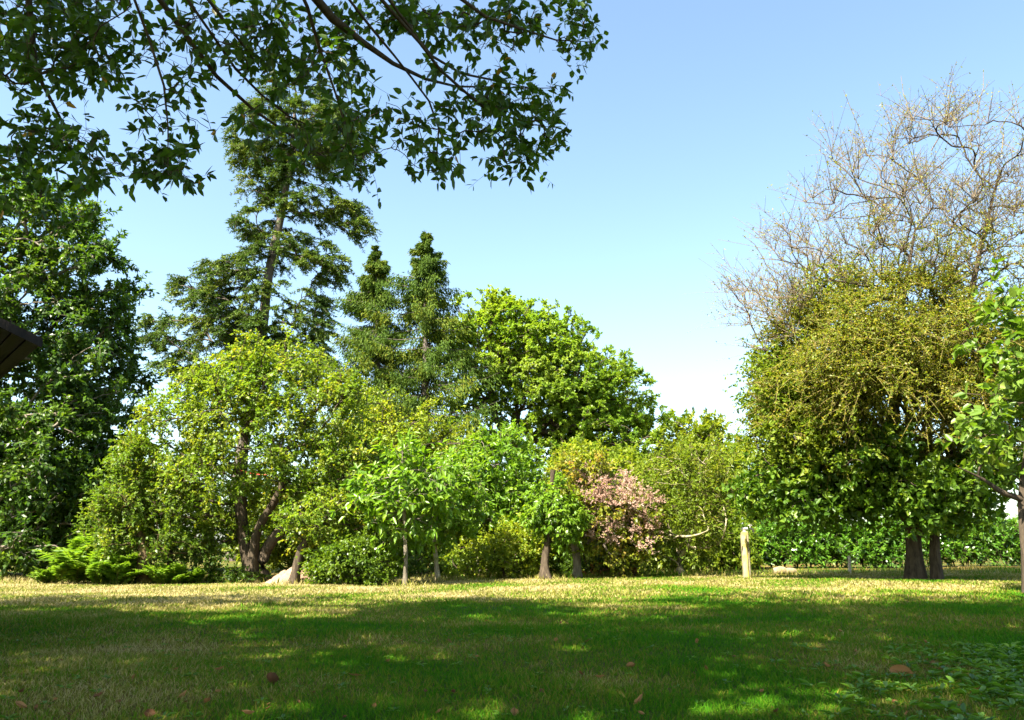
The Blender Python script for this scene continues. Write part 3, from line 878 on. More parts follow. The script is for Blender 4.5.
TP = lobe_targets([(592, 490, d - .3, 20, 16, .6), (615, 492, d - .3, 32, 17, .7), (638, 505, d - .3, 20, 18, .6), (610, 510, d - .6, 32, 18, .5), (640, 525, d - .4, 16, 12, .4), (587, 478, d, 5, 12, .3), (606, 482, d, 5, 10, .3), (625, 484, d, 5, 8, .3), (650, 515, d - .3, 12, 22, .4), (600, 530, d - .6, 26, 12, .3), (642, 542, d - .5, 14, 14, .3)], 140, shell=.5)
mb = MeshBits()
tw_, LP, LD, ti = sprays(TP, 6, .26, 20, up=.6)
n = len(LP)
leaves(mb, LP, LD, rand_dir(n), (.05 * rng.uniform(.6, 1.2, n)), .02, clump_rnd(ti, 6, len(TP)))
mb.build("blossoms", LM["plume"], root, b)
d = 21.5
bush("yellow_shrub", "tall yellow green bush rising behind the topped dark trunk", 572, 500, d, [(572, 475, d, 24, 30, .9), (560, 500, d, 26, 34, .9), (590, 460, d, 16, 20, .7)], 170, LM["yellow"], L=.09, Wd=.05, tw=.4)

# ---- olive willow-like shrub with bent pale limbs -------------------
d = 19.0
b = g(682, d)
T = lobe_targets([(665, 480, d, 30, 30, .9), (700, 470, d, 34, 36, 1), (690, 515, d, 46, 34, 1.1), (716, 500, d + .4, 22, 30, .9), (650, 520, d, 24, 28, .8), (708, 548, d, 16, 16, .6), (665, 545, d, 22, 18, .7)], 260, shell=.35, zmin=.4)
tree("plum_tree", "unruly olive yellow tree with bare bent pale limbs left of the tap post", "tree", b,
     [([b, at(678, 572, d), at(680, 555, d), at(676, 535, d), at(684, 537, d - .9), at(697, 536, d - 1.05), at(707, 531, d - 1.)], [.08, .07, .06, .036, .027, .022, .012]),
      ([at(680, 556, d), at(690, 545, d), at(697, 520, d), at(700, 480, d)], [.05, .045, .035, .015]),
      ([at(690, 547, d), at(708, 549, d - .1), at(722, 542, d - .4), at(725, 530, d - .8), at(727, 521, d - .75), at(722, 500, d - .3)], [.03, .022, .015, .018, .014, .006])],
     T, BARK_PALE, LM["olive"], twmat=BARK_MOSS, n_tw=7, tw_len=.45, n_lf=9, L=.085, Wd=.042, r_tip=.006, twig_r=.003, droop=.15, up=.3)


# ---- laurel hedge ----------------------------------------------------
def hedge():
    b = g(850, 24)
    root = thing("laurel_hedge", b, "low clipped glossy laurel hedge running behind the tap post and the right tree", "hedge")
    x0, x1 = g(628, 24)[0], g(1150, 24)[0]
    n = 2300
    x = rng.uniform(x0, x1, n)
    top = 1.22 + .14 * np.sin(x * 1.7) + .1 * np.sin(x * 4.1 + 1) + .12 * np.clip((x - 9) / 3, 0, 1)
    zz = rng.uniform(.08, 1, n) ** .8 * top
    yy = 23.9 + rng.uniform(-.55, .6, n) * (1.05 - .35 * (zz / top))
    T = np.stack([x, yy, gz(x, yy) + zz], 1)
    tw_, LP, LD, ti = sprays(T, 5, .3, 8, up=.3)
    cb = MeshBits()
    nl = len(LP)
    outw = np.tile(np.array([0, -.5, .35]), (nl, 1))
    LD = LD + outw * .4
    leaves(cb, LP, LD, leaf_normals(nl, outw, k_up=.4, k_out=.7), .13 * rng.uniform(.6, 1.25, nl), .05 * rng.uniform(.8, 1.2, nl), clump_rnd(ti, 5, n), fold=.12)
    cb.build("foliage", LM["laurel"], root, b)
    tb = MeshBits()
    tubes(tb, tw_, np.broadcast_to(np.linspace(.006, .003, 4), (len(tw_), 4)), sides=3)
    xs = np.arange(x0, x1, .38)
    for q in xs:
        p0 = np.array([q, 24, float(gz(q, 24))])
        for k in range(3):
            tubes(tb, np.stack([p0, p0 + [rng.normal() * .1, rng.normal() * .15, .5], p0 + [rng.normal() * .2, rng.normal() * .25, 1.1]])[None], np.array([[.02, .016, .008]]), sides=4)
    tb.build("stems", BARK, root, b)


hedge()


# ---- tap post ----------------------------------------------------------
def tap_post():
    d = 18.0
    b = g(747, d)
    root = thing("tap_post", b, "weathered wooden post with a garden tap in front of the hedge", "tap post")
    h = 1.02
    mb = MeshBits()
    w = .075
    prof = [(0, w), (h - .03, w * .98), (h, w * .8)]
    V, F = [], []
    for (z, r) in prof:
        c = r * .82
        for (x, y) in [(-r, -c), (-c, -r), (c, -r), (r, -c), (r, c), (c, r), (-c, r), (-r, c)]:
            V.append((b[0] + x, b[1] + y, b[2] - .03 + z))
    for k in range(2):
        for j in range(8): F.append([k * 8 + j, k * 8 + (j + 1) % 8, k * 8 + 8 + (j + 1) % 8, k * 8 + 8 + j])
    F += [[16, 17, 18, 19], [16, 19, 20, 23], [20, 21, 22, 23]]
    mb.add(V, F)
    mb.build("post", bark_mat("weathered_wood", (.19, .16, .10), (.34, .29, .18), scale=14, lichen=(.25, .21, .07)), root, b)
    met = bark_mat("weathered_brass", (.30, .29, .25), (.5, .48, .43), rough=.5)
    mb = MeshBits()
    z = b[2] + h - .03
    e = b + [0, 0, h - .03]
    P = np.array([[-.06, -.0, .055], [.06, -.02, .06], [.14, -.03, .06], [.185, -.03, .045], [.2, -.03, 0], [.2, -.03, -.05]]) + e
    tubes(mb, P[None], np.array([[.032, .032, .026, .024, .022, .025]]), sides=10, cap=True)
    tubes(mb, (np.array([[0, 0, -.005], [0, 0, .03], [0, 0, .09]]) + e)[None], np.array([[.05, .03, .034]]), sides=10, cap=True)
    tap = mb.build("tap", met, root, b, smooth=True)
    mb = MeshBits()
    tubes(mb, (np.array([[.13, -.03, .06], [.13, -.03, .10], [.13, -.03, .125]]) + e)[None], np.array([[.012, .012, .014]]), sides=8, cap=True)
    tubes(mb, (np.array([[.085, -.03, .128], [.13, -.03, .135], [.175, -.03, .128]]) + e)[None], np.array([[.009, .012, .009]]), sides=8, cap=True)
    mb.build("tap_handle", met, tap, smooth=True, base=b)
    mb = MeshBits()
    tubes(mb, (np.array([[.0, -.085, -.06], [.0, -.092, -.3], [.005, -.09, -.6], [0, -.09, -.98]]) + e)[None], np.full((1, 4), .012), sides=8)
    mb.build("water_pipe", bark_mat("yellowed_pipe", (.42, .34, .06), (.5, .42, .1), rough=.6), root, b, smooth=True)


tap_post()

# stub log and stake by the hedge
d = 19.2
b = g(786, d)
mb = MeshBits()
P, r = resample([b + [-.28, .0, .09], b + [-.05, -.04, .1], b + [.22, .02, .085]], [.09, .1, .075], 8, .008)
tubes(mb, P[None], r[None], sides=10, cap=True)
tubes(mb, P[None, ::-1][:, -2:], np.array([[r[1], r[0]]]), sides=10, cap=True)
tag(mb.build("log", bark_mat("log_bark", (.16, .12, .06), (.34, .27, .16)), None, b, smooth=True), "short pale log lying on the lawn at the hedge foot", "log")
b = g(850, d)
mb = MeshBits()
P, r = resample([b - [0, 0, .05], b + [.005, 0, .2], b + [.02, 0, .42]], [.04, .038, .03], 8, .004)
tubes(mb, P[None], r[None], sides=8, cap=True)
tag(mb.build("stake", bark_mat("pale_stake", (.35, .31, .22), (.55, .5, .4)), None, b, smooth=True), "short pale wooden stake standing at the hedge foot", "stake")


# ---- half bare tree at the right ---------------------------------------
def bare_tree():
    d = 16.4
    b = g(915, d)
    root = thing("half_bare_tree", b, "broad twiggy half bare tree with ochre twigs and a short forked trunk", "tree")
    tr1 = resample([b, at(913, 555, d), at(915, 530, d), at(905, 490, d), at(895, 430, d), at(890, 360, d), at(905, 290, d), at(915, 230, d)], [.155, .135, .14, .11, .09, .07, .055, .02], 18)
    b2 = g(937, d - .3)
    tr2 = resample([b2, at(935, 550, d - .3), at(932, 520, d - .2), at(945, 480, d), at(960, 400, d), at(965, 320, d), at(985, 230, d), at(1000, 170, d)], [.09, .085, .085, .075, .065, .055, .045, .018], 18)
    tr3 = resample([at(915, 535, d), at(935, 510, d + .2), at(965, 480, d + .3), at(985, 440, d + .4), at(1010, 380, d)], [.12, .11, .09, .07, .03], 12)
    tr4 = resample([at(914, 525, d), at(890, 500, d - .2), at(850, 470, d - .4), at(810, 440, d - .5)], [.12, .1, .07, .03], 12)
    lob_top = [(900, 180, d, 80, 75, 2.2), (960, 190, d, 70, 80, 2.2), (850, 230, d, 70, 60, 2), (800, 280, d, 62, 50, 1.8), (910, 260, d, 110, 60, 2.5), (1000, 240, d, 60, 80, 2.2), (770, 320, d, 40, 34, 1.4)]
    lob_mid = [(890, 352, d - .4, 88, 46, 2.2), (830, 370, d - .4, 64, 55, 2), (960, 358, d - .2, 68, 56, 2.), (900, 400, d - .6, 80, 50, 2.2), (810, 410, d - .2, 46, 40, 1.6), (1010, 400, d, 40, 60, 2)]
    lob_left = [(790, 440, d - .3, 38, 40, 1.4), (780, 400, d - .2, 30, 40, 1.2), (785, 385, d + .2, 30, 44, 1.2), (768, 365, d, 14, 24, .8), (790, 435, d - .3, 36, 36, 1.2), (830, 300, d, 40, 26, 1), (840, 450, d - .8, 40, 26, 1)]
    Td = lobe_targets(lob_left, 230, shell=.3)
    lob_low = [(900, 490, d - .9, 44, 24, .9), (950, 500, d - .6, 34, 26, .9), (800, 496, d, 40, 22, 1.1), (850, 498, d - .2, 40, 18, 1.), (932, 518, d - .9, 34, 13, .6), (850, 470, d, 60, 40, 1.8), (930, 480, d + .2, 55, 40, 1.8), (820, 490, d, 44, 26, 1.3), (970, 470, d + .4, 34, 40, 1.3), (780, 490, d + .3, 40, 34, 1.2)]
    Ta = lobe_targets(lob_top, 250, shell=.35)
    Tb = np.concatenate([lobe_targets(lob_mid, 350, shell=.45), lobe_targets([(880, 300, d, 70, 20, 1.6)], 12, shell=.2)])
    Te = lobe_targets([(905, 270, d, 95, 46, 2), (820, 305, d, 55, 36, 1.6), (985, 275, d, 50, 46, 1.8), (780, 350, d, 34, 30, 1.2)], 110, shell=.2)
    Tc = lobe_targets(lob_low, 400, shell=.35, zmin=.9)
    PL, RR, outd = grow([tr1, tr2, tr3, tr4], np.concatenate([Ta, Tb, Tc, Td, Te]), .0085, lift=.12, pen=.12, power=.38, wob=.055)
    for q, (p, r) in enumerate([tr1, tr2]):
        rr = r.copy(); rr[0] *= 1.5; rr[1] *= 1.15
        tb = MeshBits()
        tubes(tb, p[None], rr[None], sides=16, lump=.14)
        if q == 0:
            tubes(tb, tr3[0][None], tr3[1][None], sides=9); tubes(tb, tr4[0][None], tr4[1][None], sides=9)
            tubes(tb, PL, RR, sides=5)
        tb.build("trunk", BARK, root, b, smooth=True)
    # order of PL is not that of the targets: rebuild the outward direction from the tree's middle
    mid = at(905, 420, d)
    wb, wg, lb, gb = MeshBits(), MeshBits(), MeshBits(), MeshBits()

    def arch(T, n, ln, upb, drop, outk):
        base = np.repeat(T, n, 0)
        o = norm(base - mid) * outk
        dd = rand_dir(len(base)) + o
        dd[:, 2] += upb
        dd = norm(dd)
        l = ln * rng.uniform(.45, 1.25, (len(base), 1))
        kx = rand_dir(len(base)) * .14
        ts = np.linspace(0, 1, 6)
        return np.stack([base + l * (dd * t + kx * t * t - np.array([0, 0, drop]) * t * t) for t in ts], 1)
    A1 = arch(Ta, 7, 1.05, .5, .15, .7)
    tubes(wg, A1, np.broadcast_to(np.linspace(.0075, .003, 6), A1.shape[:2]), sides=3)
    pick = rng.choice(len(A1), 1900)
    t = rng.uniform(.3, 1, len(pick)) * 5; k = np.minimum(t.astype(int), 4); f = (t - k)[:, None]
    sb = A1[pick, k] * (1 - f) + A1[pick, k + 1] * f
    A2 = arch(sb, 2, .38, .45, .05, .5)
    tubes(wg, A2, np.broadcast_to(np.linspace(.004, .0025, 6), A2.shape[:2]), sides=3)
    # long whips at the outline
    tips = np.array([at(845, 90, d), at(740, 235, d), at(728, 290, d), at(905, 75, d), at(985, 72, d), at(800, 200, d), at(1015, 95, d), at(880, 100, d), at(735, 340, d), at(820, 140, d), at(950, 85, d)])
    st = np.array([at(880, 190, d), at(790, 290, d), at(770, 320, d), at(915, 150, d), at(965, 150, d), at(840, 250, d), at(995, 170, d), at(895, 160, d), at(770, 350, d), at(860, 200, d), at(940, 150, d)])
    ts = np.linspace(0, 1, 6)[None, :, None]
    A3 = st[:, None] * (1 - ts) + tips[:, None] * ts + rng.normal(size=(len(tips), 6, 3)) * .06
    tubes(wg, A3, np.broadcast_to(np.linspace(.014, .005, 6), A3.shape[:2]), sides=4)
    for A, per, mx in ((A1, 2, 1.0), (A2, 1, 1.0), (A3, 22, 1.0)):
        m_ = np.repeat(np.arange(len(A)), per)
        t = rng.uniform(.3, 1, len(m_)) * 5; k = np.minimum(t.astype(int), 4); f = (t - k)[:, None]
        P = A[m_, k] * (1 - f) + A[m_, k + 1] * f
        n = len(P)
        leaves(gb, P, rand_dir(n), leaf_normals(n), .055 * rng.uniform(.5, 1.2, n), .03, rng.uniform(.3, 1, n))
    # lichen covered limbs showing through the middle
    ends = lobe_targets(lob_mid, 70, shell=.8)
    ends = ends[ends[:, 1] < d + .2]
    q0 = np.array([at(rng.uniform(890, 935), rng.uniform(400, 500), d) for _ in ends])
    ts = np.linspace(0, 1, 6)[None, :, None]
    cc = (q0 + ends) / 2 + np.array([0, 0, .5]) + rng.normal(size=ends.shape) * .25
    A4 = (1 - ts) ** 2 * q0[:, None] + 2 * ts * (1 - ts) * cc[:, None] + ts ** 2 * ends[:, None]
    tubes(wb, A4, np.broadcast_to(np.linspace(.034, .012, 6), A4.shape[:2]), sides=5)
    # ochre hanging twigs in the middle
    B1 = arch(Tb, 13, .8, .25, .35, .8)
    tubes(wb, B1, np.broadcast_to(np.linspace(.010, .004, 6), B1.shape[:2]), sides=3)
    B0 = arch(Te, 6, .75, .4, .12, .6)
    tubes(wb, B0, np.broadcast_to(np.linspace(.008, .003, 6), B0.shape[:2]), sides=3)
    pick = rng.choice(len(B1), 6500)
    t = rng.uniform(.2, 1, len(pick)) * 5; k = np.minimum(t.astype(int), 4); f = (t - k)[:, None]
    sb = B1[pick, k] * (1 - f) + B1[pick, k + 1] * f
    B2 = arch(sb, 2, .35, .05, .2, .5)
    tubes(wb, B2, np.broadcast_to(np.linspace(.007, .0035, 6), B2.shape[:2]), sides=3)
    for A, per in ((B0, 16), (B1, 22), (B2, 11)):
        m_ = np.repeat(np.arange(len(A)), per)
        t = rng.uniform(.1, 1, len(m_)) * 5; k = np.minimum(t.astype(int), 4); f = (t - k)[:, None]
        P = A[m_, k] * (1 - f) + A[m_, k + 1] * f
        n = len(P)
        leaves(gb, P, rand_dir(n), leaf_normals(n), .05 * rng.uniform(.5, 1.2, n), .028, rng.uniform(0, 1, n))
    wg.build("bare_twigs", TWIG_GREY, root, b)
    wb.build("mossy_twigs", TWIG_OCHRE, root, b)
    gb.build("sparse_leaves", LM["scrub"], root, b)
    tw_, LP, LD, ti = sprays(Tc, 7, .45, 9, up=0)
    n = len(LP)
    leaves(lb, LP, LD, leaf_normals(n, norm(LP - mid), k_out=.4), .13 * rng.uniform(.6, 1.2, n), .085, clump_rnd(ti, 7, len(Tc)), fine=True)
    lb.build("crown", LM["lowcrown"], root, b)
    tw_, LP, LD, ti = sprays(Td, 7, .5, 9, up=.1)
    n = len(LP)
    lb = MeshBits()
    leaves(lb, LP, LD, leaf_normals(n, norm(LP - mid), k_out=.4), .09 * rng.uniform(.6, 1.2, n), .055, clump_rnd(ti, 7, len(Td)), fine=True)
    lb.build("leafy_shoots", LM["olive"], root, b)


bare_tree()

# ---- broad leaved tree at the right edge --------------------------------
d = 12.3
b = g(1030, d)
T = lobe_targets([(1000, 330, d, 34, 28, .8), (985, 370, d, 30, 30, .7), (1010, 400, d, 36, 34, .8), (980, 430, d, 26, 22, .6), (965, 460, d, 24, 12, .5), (1000, 465, d, 30, 14, .5), (1060, 400, d, 50, 90, 1.2), (1010, 300, d, 26, 16, .6), (1090, 320, d, 50, 60, 1)], 95, shell=.2)
tree("broadleaf_tree", "small tree with large pale green leaves at the right edge before the twiggy tree", "tree", b,
     [([b, at(1026, 545, d), at(1023, 495, d), at(1030, 440, d), at(1035, 380, d), at(1030, 330, d)], [.1, .085, .085, .06, .04, .015]),
      ([at(1024, 500, d), at(1000, 492, d - .1), at(985, 480, d - .2), at(960, 468, d - .3)], [.05, .04, .025, .008])], T, BARK, LM["pear"],
     n_tw=4, tw_len=.42, n_lf=6, L=.17, Wd=.105, r_tip=.006, fine=True, twig_r=.004, droop=.3)


# ---- shed at the left ------------------------------------------------------
def shed():
    dE, dV = np.array([-.65, .76, 0]), np.array([-.76, -.65, 0])
    dE, dV = norm(dE), norm(dV)
    c = at(42, 343, 6.0)
    slope = math.tan(R(21))
    Lg, half = 4.2, 2.2
    base = np.array([*(c + dE * Lg / 2 + dV * half)[:2], 0.0])
    root = thing("garden_shed", base, "dark timber garden shed whose roof corner shows before the tall dense tree", "shed")
    wood = bark_mat("dark_timber", (.012, .009, .007), (.035, .026, .02), scale=14, rough=.7)
    tile = bark_mat("roof_tiles", (.05, .035, .028), (.11, .075, .06), scale=8)

    def q(e, v, dz): return c + dE * e + dV * v + np.array([0, 0, slope * (v if v <= half else 2 * half - v) + dz])
    def slab(mb, e0, e1, v0, v1, z0, z1, a=.5):
        V = [q(e, v, z) for z in (z0, z1) for (e, v) in ((e0, v0), (e1, v0), (e1, v1), (e0, v1))]
        mb.add(V, [[0, 1, 2, 3], [4, 5, 6, 7], [0, 1, 5, 4], [1, 2, 6, 5], [2, 3, 7, 6], [3, 0, 4, 7]], a)
    mb = MeshBits()
    for k in range(24):
        for s in (0, 1):
            v0, v1 = (half * k / 24, half * (k + 1) / 24 + .02)
            if s: v0, v1 = 2 * half - v1, 2 * half - v0
            slab(mb, .0, Lg, v0, min(v1, 2 * half), .012, .03 + .006 * (k % 2))
    mb.build("roof", tile, root, base)
    mb = MeshBits()
    for k in range(22):                     # boarded underside
        for s in (0, 1):
            v0, v1 = half * k / 22 + .006, half * (k + 1) / 22 - .006
            if s: v0, v1 = 2 * half - v1, 2 * half - v0
            slab(mb, .012, Lg - .012, v0, v1, -.012, .006)
    mb.build("soffit", wood, root, base)
    mb = MeshBits()
    slab(mb, -.025, -.003, -.0, half, -.04, .03); slab(mb, -.025, -.003, half, 2 * half, -.04, .03)
    mb.build("verge_board", wood, root, base)
    mb = MeshBits()
    ins = .5
    z_e = c[2] + slope * ins - .03
    n = 26
    for (e0, v0, e1, v1) in ((ins, ins, Lg - ins, ins), (Lg - ins, ins, Lg - ins, 2 * half - ins), (Lg - ins, 2 * half - ins, ins, 2 * half - ins), (ins, 2 * half - ins, ins, ins)):
        for k in range(n):
            f0, f1 = k / n, (k + 1) / n - .003
            P0 = c + dE * (e0 + (e1 - e0) * f0) + dV * (v0 + (v1 - v0) * f0)
            P1 = c + dE * (e0 + (e1 - e0) * f1) + dV * (v0 + (v1 - v0) * f1)
            vm = [v0 + (v1 - v0) * f for f in (f0, f1)]
            zt = [c[2] + slope * (v if v <= half else 2 * half - v) - .03 for v in vm]
            nrm = norm(np.cross(P1 - P0, [0, 0, 1.])) * (.012 + .004 * (k % 2))
            V = [[*(P0)[:2], -.05], [*(P1)[:2], -.05], [*(P1)[:2], zt[1]], [*(P0)[:2], zt[0]]]
            V = np.array(V)
            mb.add(np.concatenate([V - nrm, V + nrm]), [[0, 1, 2, 3], [4, 5, 6, 7], [0, 1, 5, 4], [1, 2, 6, 5], [2, 3, 7, 6], [3, 0, 4, 7]])
    mb.build("wall", wood, root, base)


shed()


# ---- overhanging tree ------------------------------------------------------
def overhang():
    b = np.array([-3.2, -2.6, float(gz(-3.2, -2.6))])
    root = thing("overhanging_tree", b, "large broadleaf tree whose dark leafy branches hang into the top of the picture", "tree")
    tr = resample([b, [-3.1, -2.5, 1.5], [-3.0, -2.2, 3.2], [-3.3, -1.8, 6], [-4, -1, 9], [-4.6, 0, 12]], [.42, .34, .31, .26, .18, .06], 18)
    l1 = resample([[-3.0, -2.2, 3.2], [-2.4, -.4, 4.6], [-1.8, 2.2, 5.1], at(285, -40, 4.3), at(312, 0, 4.7), at(345, 30, 5.1), at(385, 62, 5.5), at(425, 84, 5.9), at(480, 92, 6.2), at(530, 86, 6.5), at(556, 88, 6.6)],
                  [.14, .1, .07, .036, .032, .026, .02, .013, .008, .005, .003], 30, .012)
    l2 = resample([[-3.1, -2.0, 4.6], [-2.7, .5, 5.4], at(120, -60, 4.6), at(150, -8, 4.9), at(200, 52, 5.3), at(235, 104, 5.6), at(280, 132, 5.9), at(325, 158, 6.2), at(370, 182, 6.4)],
                  [.1, .055, .028, .021, .018, .014, .010, .007, .003], 26, .012)
    l3 = resample([[-3.3, -1.8, 5.6], [-3.2, .8, 6.2], at(20, -40, 5.4), at(40, 10, 5.4), at(20, 60, 5.5), at(45, 105, 5.6), at(62, 135, 5.7), at(95, 160, 5.8)], [.09, .06, .03, .025, .02, .015, .01, .005], 24, .012)
    l4 = resample([tuple(l2[0][9]), at(146, 20, 4.9), at(158, 62, 5.0), at(170, 105, 5.1), at(175, 135, 5.1), at(168, 170, 5.1)], [.012, .010, .009, .007, .005, .003], 16, .012)
    l5 = resample([tuple(l1[0][8]), at(420, -30, 5.2), at(470, 10, 5.6), at(520, 32, 6.0), at(560, 44, 6.3), at(592, 42, 6.5)], [.028, .022, .015, .011, .007, .003], 18, .012)
    l6 = resample([tuple(l1[0][13]), at(322, 40, 5.2), at(328, 80, 5.3), at(342, 120, 5.4), at(352, 150, 5.5)], [.016, .013, .011, .008, .004], 12, .012)
    l7 = resample([tuple(l1[0][19]), at(440, 108, 6.0), at(441, 140, 6.0), at(436, 160, 6.0)], [.012, .009, .007, .004], 10, .012)
    l8 = resample([tuple(l1[0][18]), at(470, 104, 6.1), at(505, 118, 6.2), at(530, 128, 6.3), at(556, 120, 6.4)], [.016, .013, .01, .007, .004], 12, .012)
    l9 = resample([tuple(l1[0][17]), at(455, 84, 6.0), at(500, 74, 6.3), at(530, 88, 6.5)], [.015, .011, .008, .004], 10, .012)
    l10 = resample([tuple(l2[0][10]), at(215, 20, 5.1), at(250, 40, 5.3), at(262, 70, 5.4)], [.016, .013, .009, .004], 10, .012)
    l11 = resample([tuple(l2[0][16]), at(268, 110, 5.7), at(300, 105, 5.8), at(318, 130, 5.9)], [.012, .01, .007, .004], 10, .012)
    limbs = [l1, l2, l3, l4, l5, l6, l7, l8, l9, l10, l11]
    cl = [(40, 18, 62, 34, 60), (110, 35, 60, 40, 44), (20, 62, 36, 34, 26), (75, 62, 40, 22, 22), (58, 140, 46, 15, 22), (20, 165, 30, 20, 18), (96, 165, 26, 16, 12), (30, 120, 26, 20, 10), (160, 160, 30, 18, 20), (185, 168, 18, 12, 7), (160, 110, 20, 16, 8), (190, 70, 26, 24, 10),
          (205, 25, 36, 26, 22), (255, 50, 36, 26, 20), (275, 20, 46, 22, 24), (330, 45, 34, 30, 22), (300, 88, 26, 14, 8), (240, 120, 24, 14, 5), (320, 140, 30, 20, 14), (290, 150, 26, 20, 6), (365, 160, 16, 14, 7), (350, 115, 18, 12, 7),
          (380, 14, 50, 20, 28), (440, 20, 50, 22, 30), (500, 18, 45, 22, 24), (545, 12, 36, 16, 12), (590, 14, 20, 16, 8), (575, 44, 28, 9, 9), (500, 48, 26, 12, 6), (412, 128, 24, 16, 12), (432, 160, 26, 12, 12), (390, 110, 16, 8, 4),
          (470, 105, 34, 14, 12), (515, 110, 42, 20, 24), (532, 138, 34, 24, 20), (508, 165, 18, 12, 7), (555, 125, 18, 16, 8), (480, 130, 22, 14, 7), (345, 75, 20, 14, 6), (200, 125, 14, 8, 2), (10, 195, 40, 10, 10), (85, 190, 16, 10, 5), (540, 92, 20, 9, 9), (495, 80, 30, 8, 7), (450, 70, 30, 8, 6)]
    T = []
    for (px, py, rx, ry, n) in cl:
        for k in range(int(n * 1.0)):
            a = rng.uniform(0, 2 * np.pi); r = math.sqrt(rng.uniform())
            dd = np.interp(px, [0, 150, 350, 550], [5.6, 5.2, 5.4, 6.3]) + rng.normal() * .22
            T.append(at(px + math.cos(a) * r * rx, py + math.sin(a) * r * ry, dd))
    T = np.array(T)
    PL, RR, outd = grow(limbs, T, .0028, lift=-.05, pen=.1, power=.36, wob=.12)
    tb = MeshBits()
    rr = tr[1].copy(); rr[0] *= 1.5; rr[1] *= 1.2
    tubes(tb, tr[0][None], rr[None], sides=14)
    # upper crown, above the picture
    # dense roof of leaves between 6 and 12 m up
    C = lobe_targets([(-3.7, -.5, 10, 6, 5.8, 2.2), (-8.7, 0, 10.2, 5, 5.5, 2), (1.3, 0, 10.4, 5, 5.2, 1.8), (4.5, 1, 10.8, 4, 4.2, 1.5), (-1.7, -5.5, 9.5, 6, 4.5, 2.2), (-6.7, -5, 9, 5, 4, 2), (2.8, -4.5, 9.2, 4, 4, 1.6), (-12.7, .5, 10, 4.5, 5, 1.8), (-2.7, 2.3, 10.6, 6, 3.6, 1.4), (-12, 5.5, 10, 4, 4, 1.6)],
                     1450, shell=.15, world_lobes=True)
    el = np.degrees(np.arctan2(C[:, 2] - CAM_H, np.maximum(C[:, 1], .01)))
    C = C[(C[:, 1] < .5) | (el > 43.5) | (C[:, 0] < -.9 * C[:, 1] - 1.5)]
    # the crown ends where its shade ends on the lawn
    gy = C[:, 1] - to_sun[1] / to_sun[2] * C[:, 2]
    gx = C[:, 0] - to_sun[0] / to_sun[2] * C[:, 2]
    C = C[gy < 12.5 + .3 * np.sin(gx * 1.3) + .18 * np.clip(-gx - 4, 0, 20)]
    PC, RC, oc = grow([tr], C, .02, lift=.1, pen=.15, power=.42)
    tubes(tb, PC, RC, sides=5)
    tb.build("trunk", BARK, root, b, smooth=True)
    for l in limbs[:3] + [limbs[4]]:
        q = MeshBits()
        tubes(q, l[0][None], l[1][None], sides=8)
        q.build("limb", BARK, root, b, smooth=True)
    wb = MeshBits()
    for l in [limbs[3]] + limbs[5:]:
        tubes(wb, l[0][None], l[1][None], sides=6)
    tubes(wb, PL, RR, sides=4)
    tw_, LP, LD, ti = sprays(T, 2, .2, 5, up=-.15, spread=1.0)
    tubes(wb, tw_, np.broadcast_to(np.linspace(.0022, .001, 4), tw_.shape[:2]), sides=3)
    wb.build("twigs", BARK, root, b)
    cb = MeshBits()
    n = len(LP)
    LD[:, 2] -= .35
    nn = leaf_normals(n, k_up=.8, k_r=.8)
    leaves(cb, LP, LD, nn, .088 * rng.uniform(.6, 1.25, n), (.047 * rng.uniform(.8, 1.2, n)), np.clip(clump_rnd(ti, 2, len(T)) * .96 + (rng.uniform(0, 1, n) > .985) * .5, 0, 1), fine=True, fold=.09, curl=.1)
    tw2, LP2, LD2, ti2 = sprays(C, 8, .95, 10, up=.05, spread=1.0)
    n = len(LP2)
    leaves(cb, LP2, LD2, leaf_normals(n, k_up=.9), (.19 * rng.uniform(.7, 1.2, n)), .12, clump_rnd(ti2, 8, len(C)))
    cb.build("crown", LM["over"], root, b)


overhang()

# ---- fallen leaves ------------------------------------------------------------
dry = leaf_mat("dry_leaf", [(0, (.10, .045, .018)), (.5, (.24, .11, .035)), (1, (.36, .19, .07))], trans=.25, tcol=(1.1, .9, .7), tone=(1, 1, 1), rough=.7)


def leaf_mesh(name, L, Wd, a, up):
    mb = MeshBits()
    nu, nv = 8, 6
    V, F = [], []
    for i in range(nu):
        t = i / (nu - 1)
        w = Wd * (math.sin(math.pi * (t * .94 + .03)) ** .75) * .5
        for j in range(nv):
            s = j / (nv - 1) * 2 - 1
            V.append((L * (t - .5), w * s, up * (abs(s) ** 1.6 * .5 * w / Wd * 2 + (t - .5) ** 2 * 1.6) + .002 * math.sin(9 * t + 5 * s)))
    for i in range(nu - 1):
        for j in range(nv - 1):
            F.append([i * nv + j, i * nv + nv + j, i * nv + nv + j + 1, i * nv + j + 1])
    mb.add(V, F, a)
    tubes(mb, np.array([[-L * .72, 0, up * .5], [-L * .5, 0, up * .4], [L * .4, 0, up * .3]])[None], np.array([[.0018, .0016, .0008]]), sides=4, a=.2)
    return mb


